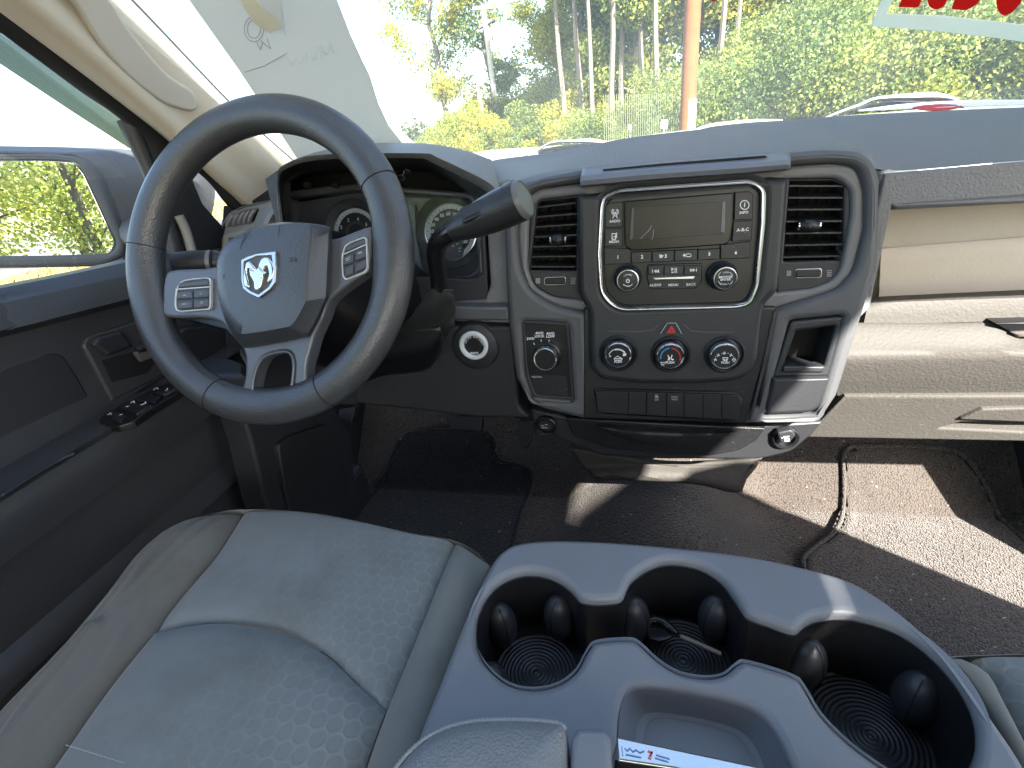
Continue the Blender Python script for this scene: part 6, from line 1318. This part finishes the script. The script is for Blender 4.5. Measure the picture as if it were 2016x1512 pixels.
def grip(px, py, a, r=.0165, h=.030):
    c = U(px, py, CZ); c.z = -.452; m_c = U(1400, 1300, CZ); cc = min((U(1040, 1240, CZ), U(1335, 1215, CZ), U(1740, 1380, CZ)), key=lambda q: (q-U(px, py, CZ)).length); c += V((cc.x-c.x, cc.y-c.y, 0)).normalized()*.006; pr = [(r*math.sin(t*math.pi/12), -h*math.cos(t*math.pi/12)) for t in range(13)]
    g = lathe('rubber_grip', c, (0, .0, 1), pr, plastic('grip_rubber', (.028, .029, .032), .42), CN, 24)
    tube('grip_seam', [c+V((math.cos(a)*r*math.sin(t*math.pi/12)*1.01, math.sin(a)*r*math.sin(t*math.pi/12)*1.01, -h*math.cos(t*math.pi/12)*1.01)) for t in range(1, 12)], .0005, MATTE, g, 5)
for px, py, a in ((968, 1155, -.9), (1100, 1138, -2.0), (1238, 1142, -.6), (1424, 1140, -2.4), (1596, 1218, -1.0), (1846, 1290, -2.3), (942, 1290, 1), (1405, 1327, 2.4), (1125, 1330, 2.4), (1600, 1395, 2.4)): grip(px, py, a)
AR = thing('armrest_lid', 'grey grained leather lid with stitched edge, bottom centre', 'armrest')
AZp = hor(-.375)
lo_ = [(740, 1640), (775, 1530), (792, 1498), (830, 1460), (880, 1433), (945, 1419), (1040, 1418), (1098, 1424), (1116, 1434), (1119, 1520), (1119, 1640)]
P0 = [U(x, y, AZp) for x, y in smooth_closed(lo_, 4)]; c_ = U(960, 1600, AZp); rws = []
for f, z in ((1.0, -.03), (1.0, -.008), (.985, -.001), (.95, .003), (.8, .007), (.5, .010), (.0, .011)): rws.append([c_.lerp(p, f)+V((0, 0, z)) for p in P0])
m_ = len(P0); meshobj('pad', [p for r in rws for p in r], [(j*m_+i, j*m_+(i+1) % m_, (j+1)*m_+(i+1) % m_, (j+1)*m_+i) for j in range(6) for i in range(m_)], LIDL, AR, auto=80)
pipe = [U(x, y, AZp)+V((0, 0, .001)) for x, y in spline([V((740, 1640)), V((775, 1530)), V((792, 1500)), V((830, 1463)), V((880, 1436)), V((945, 1422)), V((1040, 1421)), V((1098, 1427)), V((1114, 1437))], 60)]
STT = plastic('pale_piping', (.34, .34, .32), .8)
tube('piping', pipe, .0016, STT, AR, 8, 60)
Vv = []; Fs = []
for i in range(0, 59):
    p = pipe[i].lerp(pipe[i+1], .5); t = (pipe[i+1]-pipe[i]).normalized(); s_ = t.cross(V((0, 0, 1)))*.0017; k = len(Vv); u_ = t*.0013+V((0, 0, .0014))
    Vv += [p-s_-t*.001+V((0, 0, .0012)), p+s_-t*.0+V((0, 0, .0014)), p+s_+t*.0012+V((0, 0, .0016)), p-s_+t*.0003+V((0, 0, .0012))]; Fs.append((k, k+1, k+2, k+3))
meshobj('stitching', Vv, Fs, STT, AR, False)
plate('latch', [(1124, 1450, 5), (1136, 1429, 6), (1192, 1431, 6), (1204, 1448, 5), (1212, 1660), (1120, 1660)], hor(-.372), 0, .03, .005, CONS, AR)
LS = thing('chrome_catch_strip', 'chrome strip with small red and blue marks beside the armrest latch', 'chrome strip')
LP = hor(-.376)
plate('bar', [(1215, 1451, 1), (1492, 1508), (1640, 1545), (1600, 1590), (1330, 1514), (1217, 1497, 3)], LP, 0, .008, .0015, CHROME, LS)
strokes('blue_smudge', [[(1224, 1470), (1226, 1487)], [(1230, 1473), (1235, 1478), (1240, 1473), (1246, 1480), (1252, 1476), (1260, 1482), (1268, 1478)], [(1232, 1485), (1262, 1491)], [(1292, 1486), (1318, 1494)], [(1290, 1492), (1316, 1500)]], 2.0, LP, .0003, plastic('faint_blue', (.20, .33, .62), .4), LS)
strokes('red_mark', [[(1276, 1478), (1283, 1482), (1280, 1494)], [(1284, 1480), (1277, 1492)]], 3.2, LP, .0004, plastic('faint_red', (.75, .22, .22), .4), LS)
plate('strip_base', [(1210, 1492), (1330, 1512), (1700, 1600), (1700, 1660), (1205, 1660)], hor(-.385), 0, .02, .003, BLACK, CN)
# glasses left in the middle cup
GS = thing('sunglasses', 'glossy black curved item with a thin tan edge lying in the middle cup holder', 'sunglasses')
gp = hor(-.462); GLB = plastic('gloss_black', (.01, .01, .012), .12)
tube('frame', [U(x, y, gp) for x, y in ((1266, 1243), (1270, 1229), (1288, 1221), (1306, 1226), (1322, 1238), (1334, 1248))], [.002, .004, .0055, .005, .004, .0025], GLB, GS, 12, 40)
plate('lens', [(1272, 1246), (1276, 1230), (1294, 1226), (1312, 1238), (1326, 1250), (1300, 1262), (1280, 1256)], gp, -.002, .003, .001, GLB, GS, sm=3)
tube('temple', [U(1340, 1253, gp), U(1380, 1270, gp), U(1420, 1288, gp)], .0022, plastic('tan_edge', (.30, .24, .17), .5), GS, 8)
